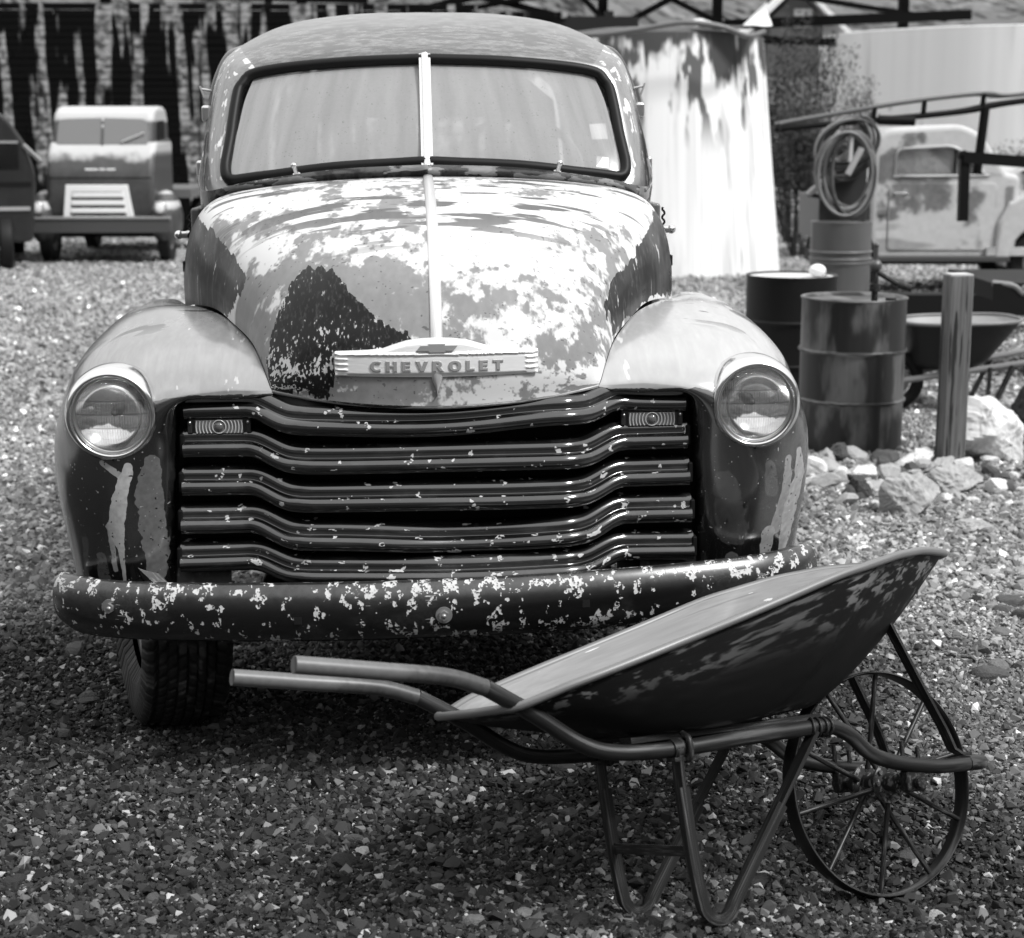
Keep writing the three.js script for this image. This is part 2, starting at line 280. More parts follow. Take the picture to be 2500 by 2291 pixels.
{
  const at = sampled(hoodGrid), N = (x, y, k, o, s) => fbm(x * k + 50, y * k + 50, o, s);
  // dark reflections put into the paint colour, with dry-brush edges: both shoulders and a hump over the nose (front elevation outlines, metres)
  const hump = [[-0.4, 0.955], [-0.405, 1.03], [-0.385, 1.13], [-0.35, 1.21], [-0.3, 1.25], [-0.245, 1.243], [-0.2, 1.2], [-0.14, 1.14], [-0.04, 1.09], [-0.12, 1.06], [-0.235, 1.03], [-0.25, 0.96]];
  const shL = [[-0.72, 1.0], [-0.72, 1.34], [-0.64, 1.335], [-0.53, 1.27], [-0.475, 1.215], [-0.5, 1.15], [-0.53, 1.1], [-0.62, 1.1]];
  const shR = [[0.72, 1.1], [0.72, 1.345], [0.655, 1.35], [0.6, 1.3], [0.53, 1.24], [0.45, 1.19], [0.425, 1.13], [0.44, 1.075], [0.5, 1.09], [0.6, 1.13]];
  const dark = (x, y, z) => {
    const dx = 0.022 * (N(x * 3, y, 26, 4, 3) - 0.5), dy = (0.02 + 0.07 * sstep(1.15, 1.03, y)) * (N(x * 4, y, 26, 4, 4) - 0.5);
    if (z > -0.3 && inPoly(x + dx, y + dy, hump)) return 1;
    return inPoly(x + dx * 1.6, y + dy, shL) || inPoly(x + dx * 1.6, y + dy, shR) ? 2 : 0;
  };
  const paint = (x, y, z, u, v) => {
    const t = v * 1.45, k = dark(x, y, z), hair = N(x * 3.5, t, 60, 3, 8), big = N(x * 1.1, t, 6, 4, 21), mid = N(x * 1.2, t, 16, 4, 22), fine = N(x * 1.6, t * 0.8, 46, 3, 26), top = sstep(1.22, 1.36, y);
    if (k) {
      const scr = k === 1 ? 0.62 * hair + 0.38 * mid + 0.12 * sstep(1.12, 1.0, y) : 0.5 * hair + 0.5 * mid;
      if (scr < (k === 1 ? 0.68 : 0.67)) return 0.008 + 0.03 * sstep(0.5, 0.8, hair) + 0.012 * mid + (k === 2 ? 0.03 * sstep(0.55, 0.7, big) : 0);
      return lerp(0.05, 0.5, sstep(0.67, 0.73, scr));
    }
    let w = 0.2 + 0.06 * fine; // chalky grey paint
    const worn = 0.42 * big + 0.34 * mid + 0.2 * fine + 0.09 * (hair - 0.5) * sstep(1.25, 1.05, y) + (x > 0 ? 0.035 : -0.012 - 0.035 * Math.exp(-(((x + 0.13) / 0.1) ** 2))) + 0.075 * top;
    w = lerp(w, 0.62, sstep(0.47, 0.545, worn)); // rubbed through to the pale undercoat; extra white on top paints in sky reflection
    w = lerp(w, 0.12, sstep(0.6, 0.68, N(x * 0.55, t * 2.6, 13, 4, 27)) * top);
    if (N(x, t, 95, 2, 29) > 0.82) w *= 0.5;
    return w;
  };
  const rough = (x, y, z) => (dark(x, y, z) ? 0.22 : 0.34) + 0.3 * N(x * 3, y, 20, 3, 8);
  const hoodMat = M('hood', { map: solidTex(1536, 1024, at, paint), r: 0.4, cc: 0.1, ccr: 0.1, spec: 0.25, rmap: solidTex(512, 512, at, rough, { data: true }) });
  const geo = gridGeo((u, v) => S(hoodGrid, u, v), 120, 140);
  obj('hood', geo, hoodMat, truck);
  obj('hood_edge', tube([...Array(41)].map((_, i) => { const p = S(hoodGrid, 1, i / 40); return [p[0], p[1] - 0.002, p[2] - 0.006]; }), 0.006, 120, 6), hoodMat, truck);
  const strip = gridGeo((u, v) => { const p = S(hoodGrid, u * 0.965 + 0.005, 0.5), a = (v - 0.5) * Math.PI, w = 0.0145 * (1 - sstep(0.93, 1, u)); return [Math.sin(a) * w, p[1] + 0.008 * Math.cos(a) * (1 - u * 0.8), p[2] + 0.009 * Math.cos(a) * Math.min(1, u * 1.6)]; }, 90, 8);
  obj('hood_trim', strip, M('trim', { c: 0.72, r: 0.34, m: 0.6, bump: roughTex, bs: 0.001 }), truck);
}
// nameplate: ribbed ends, raised hump with bow tie, lettering
{
  const bend = (g, o = 0) => { const p = g.attributes.position; for (let i = 0; i < p.count; i++) { const x = p.getX(i), y = p.getY(i); p.setZ(i, p.getZ(i) + 0.166 - 0.62 * x * x - 0.12 * Math.max(0, y - 1.05) + o); } g.computeVertexNormals(); return g; };
  const pts = []; const half = [[0.238, 1.016], [0.239, 1.06], [0.236, 1.066], [0.16, 1.07], [0.125, 1.074], [0.1, 1.083], [0.07, 1.092], [0.035, 1.0965], [0, 1.098]];
  pts.push([0, 1.007], [0.08, 1.008], [0.16, 1.011]); pts.push(...half); pts.push(...half.slice(0, -1).reverse().map(([x, y]) => [-x, y])); pts.push([-0.16, 1.011], [-0.08, 1.008]);
  const dense = []; pts.forEach((p, i) => { const b = pts[(i + 1) % pts.length], n = Math.max(1, Math.round(Math.hypot(b[0] - p[0], b[1] - p[1]) / 0.012)); for (let k = 0; k < n; k++) dense.push([lerp(p[0], b[0], k / n), lerp(p[1], b[1], k / n)]); });
  const plateMat = M('plate', { c: 0.88, r: 0.3, m: 0.2, bump: roughTex, bs: 0.0006 });
  const grid = gridGeo((u, v) => { // front face as a fine grid so that it can follow the hood, plus a rim
    const x = lerp(-0.237, 0.237, v), ax = Math.abs(x); let top = 1.0665; for (let i = 2; i + 1 < half.length; i++) if (ax <= half[i][0] && ax >= half[i + 1][0]) top = lerp(half[i + 1][1], half[i][1], (ax - half[i + 1][0]) / (half[i][0] - half[i + 1][0]));
    const y = lerp(1.008 + 0.03 * ax * ax, top, u), edge = Math.min(u, 1 - u, v * 8, (1 - v) * 8), groove = ax > 0.205 ? 0.0035 * Math.max(0, Math.cos((y - 1.012) / 0.0125 * 6.283)) * sstep(0.205, 0.212, ax) * (y < 1.052 ? 1 : 0) : 0;
    const roll = 0.006 * sstep(0, 0.14, edge), ledge = y > 1.0585 && y < 1.064 ? 0.0035 : 0;
    return [x, y, 0.006 + roll + groove + ledge];
  }, 36, 170);
  const plate = obj('nameplate', [bend(grid), bend(extrude(dense, 0.012, 0, [], 4), -0.008)], plateMat, truck);
  const font = await new FontLoader().loadAsync('fonts/droid/droid_sans_bold.typeface.json');
  const letters = [], word = 'CHEVROLET'; let cx = -0.155;
  for (const ch of word) {
    const g = new TextGeometry(ch, { font, size: 0.0225, depth: 0.0045, curveSegments: 5, bevelEnabled: true, bevelSize: 0.0012, bevelThickness: 0.0012, bevelSegments: 2 });
    g.computeBoundingBox(); const b = g.boundingBox, w = (b.max.x - b.min.x) * 1.35; g.scale(1.35, 1, 1).translate(cx - b.min.x * 1.35, 1.0225, 0.009); cx += w + 0.0105; letters.push(bend(g));
  }
  obj('lettering', letters, M('letters', { c: 0.42, r: 0.4, m: 0.4 }), plate);
  const bt = [[-0.047, -0.009], [-0.018, -0.009], [-0.018, -0.015], [0.018, -0.015], [0.018, -0.009], [0.037, -0.009], [0.047, 0.009], [0.018, 0.009], [0.018, 0.015], [-0.018, 0.015], [-0.018, 0.009], [-0.037, 0.009]].map(([x, y]) => [x, y * 0.62]);
  obj('bow_tie', bend(extrude(bt, 0.006, 0.001).translate(0, 1.0755, 0.011)), M('bowtie', { c: 0.42, r: 0.35, m: 0.6 }), plate);
}
// front fenders with their headlights
const FX = 0.768, FY = 0.915;
const fenderGrid = [
  [[0.7, 1.06, -1], [0.76, 1.09, -1], [0.85, 1.07, -1], [0.93, 0.98, -1], [0.965, 0.86, -1], [0.97, 0.72, -1], [0.955, 0.5, -1]],
  [[0.641, 1.106, -0.6], [0.75, 1.108, -0.6], [0.85, 1.075, -0.6], [0.93, 0.985, -0.6], [0.966, 0.87, -0.6], [0.97, 0.8, -0.6], [0.955, 0.72, -0.6]],
  [[0.535, 1.098, -0.35], [0.7, 1.1, -0.35], [0.835, 1.06, -0.35], [0.925, 0.98, -0.35], [0.966, 0.87, -0.36], [0.97, 0.77, -0.36], [0.948, 0.66, -0.33]],
  [[0.453, 1.056, -0.13], [0.62, 1.07, -0.12], [0.77, 1.04, -0.13], [0.88, 0.96, -0.15], [0.948, 0.85, -0.18], [0.956, 0.72, -0.17], [0.915, 0.47, -0.15]],
  [[0.42, 1.016, -0.03], [0.57, 1.03, -0.01], [0.72, 1.005, 0], [0.83, 0.94, 0], [0.895, 0.84, -0.03], [0.905, 0.7, -0.03], [0.87, 0.46, -0.03]],
  [[0.399, 0.975, 0.03], [0.53, 0.985, 0.05], [0.66, 0.97, 0.06], [0.765, 0.91, 0.065], [0.82, 0.82, 0.05], [0.825, 0.69, 0.045], [0.79, 0.455, 0.02]],
  [[0.391, 0.96, 0.043], [0.5, 0.96, 0.06], [0.61, 0.952, 0.075], [0.69, 0.89, 0.085], [0.73, 0.81, 0.08], [0.74, 0.68, 0.07], [0.72, 0.45, 0.04]],
  [[0.392, 0.95, 0.04], [0.49, 0.945, 0.05], [0.6, 0.942, 0.055], [0.63, 0.88, 0.05], [0.637, 0.8, 0.045], [0.645, 0.67, 0.035], [0.65, 0.45, 0.015]],
  [[0.392, 0.945, 0], [0.49, 0.94, 0], [0.6, 0.935, -0.02], [0.626, 0.87, -0.04], [0.632, 0.8, -0.06], [0.638, 0.67, -0.06], [0.642, 0.45, -0.06]],
];
const drips = { [-1]: [[0.5, [[-0.735, 0.79, 0.012], [-0.752, 0.74, 0.016], [-0.768, 0.68, 0.021], [-0.775, 0.63, 0.02], [-0.765, 0.585, 0.008], [-0.764, 0.5, 0.004]]], [0.4, [[-0.79, 0.64, 0.009], [-0.785, 0.53, 0.005]]], [0.35, [[-0.8, 0.8, 0.006], [-0.74, 0.76, 0.009]]], [0.13, [[-0.68, 0.8, 0.018], [-0.69, 0.74, 0.031], [-0.69, 0.66, 0.033], [-0.682, 0.58, 0.028], [-0.688, 0.5, 0.02]]], [0.09, [[-0.82, 0.56, 0.013], [-0.815, 0.49, 0.015]]], [0.05, [[-0.86, 0.6, 0.008], [-0.865, 0.5, 0.006]]]],
  1: [[0.3, [[0.9, 0.78, 0.01], [0.905, 0.72, 0.02], [0.88, 0.65, 0.022], [0.865, 0.57, 0.017], [0.855, 0.52, 0.009]]], [0.22, [[0.865, 0.77, 0.01], [0.86, 0.68, 0.016], [0.84, 0.6, 0.018]]], [0.28, [[0.815, 0.585, 0.018], [0.81, 0.53, 0.016], [0.815, 0.48, 0.01]]], [0.1, [[0.72, 0.53, 0.016], [0.71, 0.46, 0.014]]], [0.09, [[0.77, 0.5, 0.014], [0.78, 0.46, 0.016]]], [0.06, [[0.81, 0.76, 0.014], [0.82, 0.7, 0.02]]], [0.05, [[0.7, 0.72, 0.03], [0.72, 0.6, 0.04]]]] };
const lampGlass = M('lampGlass', { c: 0.97, r: 0.05, t: 0.94, map: tex(256, 256, (u, v) => { const a = 0.5 + 0.5 * Math.sin(u * 6.283 * 30), h = Math.abs(v - 0.52) < 0.012 || Math.abs(v - 0.34) < 0.008 || Math.abs(v - 0.7) < 0.008; return h ? 0.6 : 0.78 + 0.22 * a * (v > 0.3 && v < 0.72 ? 1 : 0.5) + 0.14 * (fbm(u * 9, v * 9, 3, 77) - 0.5); }), bump: tex(256, 256, (u, v) => { const a = 0.5 + 0.5 * Math.sin(u * 6.283 * 40); return a * (v > 0.3 ? 1 : 0.5) + (Math.abs(v - 0.52) < 0.008 || Math.abs(v - 0.68) < 0.006 ? 0.6 : 0); }, { data: true }), bs: 0.0011 });
for (const s of [-1, 1]) {
  const at0 = sampled(fenderGrid), at = (u, v) => { const p = at0(u, v); return [p[0] * s, p[1], p[2]]; };
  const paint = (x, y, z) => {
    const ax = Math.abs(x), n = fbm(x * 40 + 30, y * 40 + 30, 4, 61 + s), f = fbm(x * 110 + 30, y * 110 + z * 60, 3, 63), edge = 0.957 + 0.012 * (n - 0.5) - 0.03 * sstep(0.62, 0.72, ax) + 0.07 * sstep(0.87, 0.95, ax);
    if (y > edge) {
      let w = (s < 0 ? 0.17 : 0.34) + 0.1 * n * f + 0.03 * (n - 0.5);  // grey paint, lightened to carry the sky reflection on the fender tops
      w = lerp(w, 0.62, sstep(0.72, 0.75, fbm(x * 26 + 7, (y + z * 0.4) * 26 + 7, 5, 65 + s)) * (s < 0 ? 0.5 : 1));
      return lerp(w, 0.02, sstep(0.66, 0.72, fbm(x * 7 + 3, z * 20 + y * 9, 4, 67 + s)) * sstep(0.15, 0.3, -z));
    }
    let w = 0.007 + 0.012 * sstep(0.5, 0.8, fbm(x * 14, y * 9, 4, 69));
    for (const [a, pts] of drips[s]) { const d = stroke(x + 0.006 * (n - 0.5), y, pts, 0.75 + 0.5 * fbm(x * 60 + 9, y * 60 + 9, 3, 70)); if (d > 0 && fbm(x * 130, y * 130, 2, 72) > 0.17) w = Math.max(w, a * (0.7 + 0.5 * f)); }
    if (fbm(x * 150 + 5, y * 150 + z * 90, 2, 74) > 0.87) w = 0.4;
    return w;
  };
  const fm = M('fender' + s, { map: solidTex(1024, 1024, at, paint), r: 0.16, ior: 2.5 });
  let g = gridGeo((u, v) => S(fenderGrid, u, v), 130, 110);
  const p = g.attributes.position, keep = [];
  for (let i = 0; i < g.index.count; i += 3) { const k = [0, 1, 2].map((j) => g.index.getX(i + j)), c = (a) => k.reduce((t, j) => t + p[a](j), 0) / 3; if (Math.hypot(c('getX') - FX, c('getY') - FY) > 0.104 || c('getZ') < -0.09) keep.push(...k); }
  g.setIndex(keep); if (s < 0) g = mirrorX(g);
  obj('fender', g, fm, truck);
  const at3 = (geo) => geo.rotateY(s * 2 * D).translate(s * FX, FY, 0.03);
  const hl = obj('headlight', at3(toZ(lathe([[0.09, 0.03], [0.0915, 0.046], [0.095, 0.053], [0.1, 0.053], [0.107, 0.046], [0.1135, 0.028], [0.117, 0.004], [0.1175, -0.03], [0.112, -0.05]], 72))), chrome, truck);
  const lens = toZ(lathe([[0, 0.062], [0.02, 0.061], [0.04, 0.058], [0.06, 0.052], [0.078, 0.043], [0.0885, 0.034]], 64)), lp = lens.attributes.position, luv = lens.attributes.uv;
  for (let i = 0; i < lp.count; i++) luv.setXY(i, 0.5 + lp.getX(i) / 0.18, 0.5 + lp.getY(i) / 0.18);
  obj('lens', at3(lens), lampGlass, hl);
  obj('retaining_ring', at3(new THREE.TorusGeometry(0.0895, 0.004, 10, 64).translate(0, 0, 0.035)), oldChrome, hl);
  obj('reflector', at3(toZ(lathe([[0, -0.016], [0.02, -0.0145], [0.04, -0.009], [0.06, 0.001], [0.075, 0.013], [0.088, 0.028]], 48))), M('reflector', { c: 0.95, r: 0.1, m: 1 }), hl);
  obj('bulb', at3(toZ(lathe([[0, 0.014], [0.006, 0.012], [0.009, 0.004], [0.007, -0.008], [0.004, -0.016]], 20))), M('bulb', { c: 0.1, r: 0.2 }), hl);
  obj('bezel_screw', at3(new THREE.SphereGeometry(0.0045, 10, 8).translate(0, s < 0 ? -0.105 : -0.106, 0.046)), darkMetal, hl);
}
// grille: five double-ridged bars that dip and swell towards the middle
{
  const zMid = (x) => 0.022 + 0.112 * (1 - sstep(0.3, 0.47, Math.abs(x))) * (0.72 + 0.28 * (1 - (x / 0.4) ** 2)) * 1, yDip = (x) => -0.027 * (1 - sstep(0.34, 0.45, Math.abs(x)));
  const prof = [[0.031, -0.05], [0.031, -0.02]];
  for (let k = 0; k <= 7; k++) { const a = lerp(85, 4, k / 7) * D; prof.push([0.0125 + 0.0185 * Math.sin(a), -0.0125 + 0.019 * Math.cos(a)]); }
  prof.push([0.006, 0.006]); for (let k = 0; k <= 10; k++) { const a = lerp(74, -70, k / 10) * D; prof.push([-0.0125 + 0.0175 * Math.sin(a), 0.0035 + 0.0195 * Math.cos(a)]); }
  prof.push([-0.03, -0.045]);
  for (const q of prof) { q[0] *= 1.16; q[1] *= q[1] > 0 ? 1.15 : 1; }
  const chip = tex(1024, 128, (u, v) => { const n = fbm(u * 60, v * 6, 4, 81), f = fbm(u * 160, v * 22, 3, 82); return n > 0.76 && f > 0.42 ? 0.5 : 0.005 + 0.02 * sstep(0.5, 0.75, fbm(u * 18, v * 3, 4, 83)) * f; });
  const chip2 = tex(1024, 128, (u, v) => { const n = fbm(u * 44 + 9, v * 6, 4, 85), f = fbm(u * 150, v * 22, 3, 86); return n > 0.725 && f > 0.42 ? 0.5 : 0.006 + 0.025 * sstep(0.5, 0.75, fbm(u * 14, v * 3, 4, 87)) * f; });
  const mA = M('barA', { map: chip, r: 0.13, ior: 2 }), mB = M('barB', { map: chip2, r: 0.17, ior: 2 });
  for (const m of [mA, mB]) { m.map.repeat.set(1, 1); }
  const ys = [0.928, 0.836, 0.744, 0.652, 0.56];
  ys.forEach((y, b) => {
    const w = lerp(0.604, 0.626, b / 4), path = [], R = rng(40 + b);
    for (let i = 0; i <= 100; i++) {
      const x = lerp(-w, w, i / 100); let dent = 0, dz = 0;
      if (b === 3) { dent = -0.014 * Math.exp(-(((x - 0.06) / 0.2) ** 2)); dz = -0.03 * Math.exp(-(((x - 0.08) / 0.13) ** 2)); }
      if (b === 0) dent = 0.012 * Math.exp(-(((x - 0.3) / 0.16) ** 2)) - 0.006 * Math.exp(-(((x + 0.02) / 0.2) ** 2));
      path.push([x, y + yDip(x) * (b === 4 ? 0.8 : 1) + dent + 0.0015 * Math.sin(x * 9 + b), zMid(x) + b * 0.005 + dz]);
    }
    const g = sweepX(path, prof); const uv = g.attributes.uv; for (let i = 0; i < uv.count; i++) uv.setXY(i, uv.getY(i) + b * 0.37, uv.getX(i) + b * 0.21);
    const o = obj('grille_bar', g, b > 2 ? mB : mA, truck);
    if (b === 3) o.userData.label = 'fourth grille bar, dented inwards near the middle';
    for (const s of [-1, 1]) obj('bar_bracket', box(0.012, 0.05, 0.05, s * (w + 0.002), y, 0.01 + b * 0.005, 0, 0, 0, 0.004), black, o);
  });
  // dark shell behind the bars, and the apron under them
  obj('grille_shell', gridGeo((u, v) => { const x = lerp(-0.64, 0.64, v); return [x, lerp(0.955, 0.5, u) + yDip(x) * 0.4, zMid(x) * 0.6 - 0.075]; }, 10, 40), M('shell', { c: 0.004, r: 0.8 }), truck);
  obj('header_panel', gridGeo((u, v) => { const x = lerp(-0.44, 0.44, v); return [x, lerp(0.962, 0.93, u) - 0.012 * (1 - sstep(0.1, 0.4, Math.abs(x))), lerp(zMid(x) - 0.03, zMid(x) - 0.012, u)]; }, 4, 60), black, truck);
  for (const [a, b] of [[-0.66, -0.51], [-0.36, 0.36], [0.5, 0.66]]) obj('front_apron', gridGeo((u, v) => { const x = lerp(a, b, v); return [x, lerp(0.54, 0.4, u), zMid(x) - 0.03 + 0.04 * u]; }, 3, 20), M('apron', { map: rustyTex, r: 0.5, cc: 0.3 }), truck);
  for (const s of [-1, 1]) obj('frame_horn', box(0.07, 0.1, 1.3, s * 0.4, 0.44, -0.52, 0, 0, 0, 0.008), darkMetal, truck);
  for (const s of [-1, 1]) { // parking lights
    const pl = obj('parking_light', [box(0.15, 0.046, 0.02, s * 0.522, 0.8775, 0.022, 0, 0, 0, 0.004), box(0.012, 0.03, 0.012, s * 0.522 - 0.07, 0.8765, 0.032, 0, 0, 0, 0.003), box(0.012, 0.03, 0.012, s * 0.522 + 0.07, 0.8765, 0.032, 0, 0, 0, 0.003)], M('lampBody', { c: 0.02, r: 0.35, cc: 0.5 }), truck);
    const rings = [box(0.114, 0.033, 0.006, s * 0.522, 0.8775, 0.035, 0, 0, 0, 0.002)];
    const rib = []; for (let k = 1; k <= 6; k++) { const r = 0.008 + k * 0.0078, a0 = r > 0.0175 ? Math.asin(0.0152 / r) : Math.PI / 2; for (const f of [0, Math.PI]) rib.push(new THREE.TorusGeometry(r, 0.0017, 6, 14, 2 * a0).rotateZ(f - a0).translate(s * 0.522, 0.8775, 0.039)); }
    const le = obj('lens', rings, M('amber', { c: 0.16, r: 0.2, cc: 1 }), pl);
    obj('lens_rib', rib, M('rib', { c: 0.42, r: 0.25, cc: 0.8 }), le);
    obj('lens_eye', new THREE.SphereGeometry(0.011, 16, 12).scale(1, 1, 0.6).translate(s * 0.522, 0.8775, 0.039), M('eye', { c: 0.1, r: 0.15, cc: 1 }), le);
    for (const k of [-1, 1]) obj('screw', new THREE.SphereGeometry(0.0042, 8, 6).translate(s * 0.522 + k * 0.069, 0.8885, 0.039), oldChrome, pl);
  }
}
// bumper
{
  const prof = []; for (let i = 0; i <= 14; i++) { const a = lerp(-1.15, 1.15, i / 14); prof.push([Math.sin(-a) / Math.sin(1.15) * 0.071, (Math.cos(a) - Math.cos(1.15)) * 0.05]); }
  prof.unshift([0.067, -0.02]); prof.push([-0.067, -0.02]);
  const path = []; for (let i = 0; i <= 120; i++) { const t = lerp(-1, 1, i / 120), x = 0.925 * Math.sin(t * 1.5708) * 0.15 + 0.925 * t * 0.85, e = Math.abs(t); path.push([x, 0.468 + 0.0182 * x, 0.232 - 0.16 * e * e - 0.085 * e ** 14]); }
  const bt = tex(2048, 256, (u, v) => { // flaked dark paint: flakes crowd along the upper edge and in a few scraped patches
    const x = u * 26, n = fbm(x * 5, v * 10, 5, 91), f = fbm(x * 16, v * 34, 3, 92), where = fbm(x * 0.55 + 3, v * 2.2, 3, 96), upper = Math.exp(-(((v - 0.2) / 0.13) ** 2)), sc = fbm(x * 1.1, v * 70, 3, 94);
    if (n + 0.2 * (where - 0.5) + 0.1 * upper > 0.675 && f > 0.4) return 0.4 + 0.25 * f;
    if (sc > 0.77 && where > 0.56 && n > 0.5) return 0.42;
    return 0.005 + 0.02 * sstep(0.5, 0.62, where) * f + 0.07 * upper * n;
  });
  const g = sweepX(path, prof, (t) => 1 - 0.1 * sstep(0.94, 1, Math.abs(2 * t - 1))); const uv = g.attributes.uv; for (let i = 0; i < uv.count; i++) uv.setXY(i, uv.getY(i), uv.getX(i));
  const bm = M('bumper', { map: bt, r: 0.26, ior: 1.7, bump: bt, bs: 0.001 });
  const bumper = obj('bumper', g, bm, truck);
  const zAt = (x) => { const e = Math.abs(x) / 0.94; return 0.232 - 0.16 * e * e + 0.03; };
  for (const [x, dy, big] of [[-0.785, 0.012, 1], [0.005, -0.008, 1], [0.772, 0.012, 1]]) {
    const y = 0.468 + 0.0182 * x + dy, z = zAt(x) - (Math.abs(x) > 0.5 ? 0.008 : 0.002), turn = x * 0.38;
    obj('bolt', [toZ(cyl(0.0205, 0.0195, 0.007, 24)).rotateY(turn).translate(x, y, z), toZ(new THREE.CylinderGeometry(0.0125, 0.0125, 0.014, 6)).rotateY(turn).translate(x, y, z + 0.006), new THREE.SphereGeometry(0.006, 10, 8).translate(x, y, z + 0.012)], M('bolt', { c: 0.35, r: 0.4, m: 0.7 }), bumper);
  }
  for (const [x, dy] of [[-0.335, -0.012], [0.34, 0.0]]) obj('bolt_hole', box(0.018, 0.018, 0.006, x, 0.468 + 0.0182 * x + dy, zAt(x) - 0.0005, 0, x * 0.38, 0), M('hole', { c: 0.002, r: 1 }), bumper);
  for (const s of [-1, 1]) obj('bumper_bracket', bar([s * 0.42, 0.46, 0.2], [s * 0.4, 0.44, -0.1], 0.05, 0.02), darkMetal, bumper);
  obj('bent_bracket', [bar([-0.735, 0.545, 0.03], [-0.64, 0.46, 0.07], 0.02, 0.03), box(0.035, 0.05, 0.012, -0.738, 0.555, 0.03, 0, 0, 0.3, 0.003)], M('apron', {}), truck);
}
// cab and panel body: one shell lofted through half outlines (bottom centre, round the side, to the top centre)
{
  const half = [
    [[0, 1.487, -0.974], [0.27, 1.473, -0.98], [0.49, 1.447, -0.993], [0.578, 1.445, -1.01], [0.57, 1.56, -1.09], [0.554, 1.685, -1.176], [0.538, 1.717, -1.195], [0.51, 1.739, -1.205], [0.412, 1.757, -1.2], [0.215, 1.773, -1.187], [0, 1.78, -1.182]],
    [[0, 1.47, -0.962], [0.27, 1.456, -0.966], [0.5, 1.43, -0.98], [0.6, 1.426, -1], [0.597, 1.55, -1.088], [0.582, 1.685, -1.178], [0.564, 1.73, -1.2], [0.53, 1.761, -1.212], [0.415, 1.782, -1.208], [0.215, 1.8, -1.195], [0, 1.807, -1.19]],
    [[0, 1.455, -0.95], [0.27, 1.443, -0.954], [0.51, 1.413, -0.97], [0.62, 1.405, -1], [0.632, 1.53, -1.1], [0.618, 1.66, -1.195], [0.6, 1.738, -1.245], [0.562, 1.79, -1.275], [0.425, 1.822, -1.27], [0.215, 1.842, -1.255], [0, 1.848, -1.25]],
    [[0, 1.436, -0.94], [0.27, 1.424, -0.945], [0.52, 1.392, -0.97], [0.645, 1.38, -1.03], [0.662, 1.5, -1.16], [0.65, 1.63, -1.26], [0.632, 1.738, -1.34], [0.588, 1.812, -1.395], [0.44, 1.872, -1.41], [0.225, 1.895, -1.4], [0, 1.901, -1.395]],
    [[0, 1.4, -0.95], [0.27, 1.39, -0.955], [0.52, 1.36, -0.99], [0.665, 1.34, -1.08], [0.675, 1.46, -1.24], [0.665, 1.58, -1.34], [0.65, 1.735, -1.47], [0.605, 1.825, -1.56], [0.45, 1.912, -1.66], [0.235, 1.95, -1.72], [0, 1.958, -1.75]],
    [[0, 0.5, -2.2], [0.3, 0.5, -2.2], [0.62, 0.5, -2.2], [0.695, 0.56, -2.2], [0.7, 0.9, -2.2], [0.7, 1.3, -2.2], [0.675, 1.73, -2.2], [0.61, 1.86, -2.2], [0.45, 1.94, -2.2], [0.24, 1.975, -2.2], [0, 1.985, -2.2]],
    [[0, 0.5, -3.3], [0.3, 0.5, -3.3], [0.65, 0.5, -3.3], [0.76, 0.56, -3.3], [0.78, 0.9, -3.3], [0.78, 1.3, -3.3], [0.75, 1.73, -3.3], [0.68, 1.87, -3.3], [0.48, 1.95, -3.3], [0.25, 1.985, -3.3], [0, 1.992, -3.3]],
    [[0, 0.52, -4.4], [0.3, 0.52, -4.4], [0.6, 0.52, -4.4], [0.7, 0.56, -4.4], [0.72, 0.9, -4.4], [0.72, 1.3, -4.4], [0.68, 1.7, -4.4], [0.6, 1.83, -4.4], [0.45, 1.9, -4.4], [0.24, 1.93, -4.4], [0, 1.935, -4.4]],
  ];
  const n = 60, ring = (P) => { const r = []; for (let i = 0; i <= n; i++) r.push(crv(P, i / n)); return [...r, ...r.slice(1, -1).reverse().map(([x, y, z]) => [-x, y, z])]; };
  const rings = half.map(ring), fine = [];
  for (let k = 0; k + 1 < rings.length; k++) { const st = [2, 3, 4, 6, 8, 4, 4][k]; for (let s = 0; s < st; s++) fine.push(rings[k].map((_, j) => { const P = [rings[Math.max(0, k - 1)][j], rings[k][j], rings[k + 1][j], rings[Math.min(rings.length - 1, k + 2)][j]], t = s / st; return [0, 1, 2].map((c) => (k >= 4 || k === 0 ? lerp(P[1][c], P[2][c], t) : cr(P[0][c], P[1][c], P[2][c], P[3][c], t))); })); }
  fine.push(rings[rings.length - 1]);
  const cabTex = tex(1024, 1024, (u, v) => { // u round the outline, v from the opening backwards
    const m = fbm(u * 120, v * 90, 5, 101), f = fbm(u * 420, v * 300, 3, 102), up = u > 0.5 ? 1 - u : u;
    let w = 0.04 + 0.16 * sstep(0.35, 0.7, m) * f + 0.03 * f;
    if (up < 0.36 && up > 0.14) w = 0.1 + 0.1 * m;
    const c = fbm(u * 70 + 8, v * 30 + 8, 4, 103); w = lerp(w, 0.7, sstep(0.66, 0.7, c) * (up < 0.36 ? 1 : 0) * (v < 0.5 ? 1 : 0));
    if (up < 0.14) w = lerp(w, c > 0.5 ? 0.5 : 0.03, 0.8);
    return w;
  });
  const shell = loft(fine), sp = shell.attributes.position, kept = [];
  for (let i = 0; i < shell.index.count; i += 3) { const k = [0, 1, 2].map((j) => shell.index.getX(i + j)), c = (a) => k.reduce((t, j) => t + sp[a](j), 0) / 3, y = c('getY'), z = c('getZ'); if (!(Math.abs(c('getX')) > 0.6 && y > 1.4 && y < 1.74 && z < -1.5 && z > -2.15)) kept.push(...k); }
  shell.setIndex(kept); // openings of the door windows
  obj('cab_body', shell, M('cab', { map: cabTex, r: 0.24, ior: 2.2 }), truck);
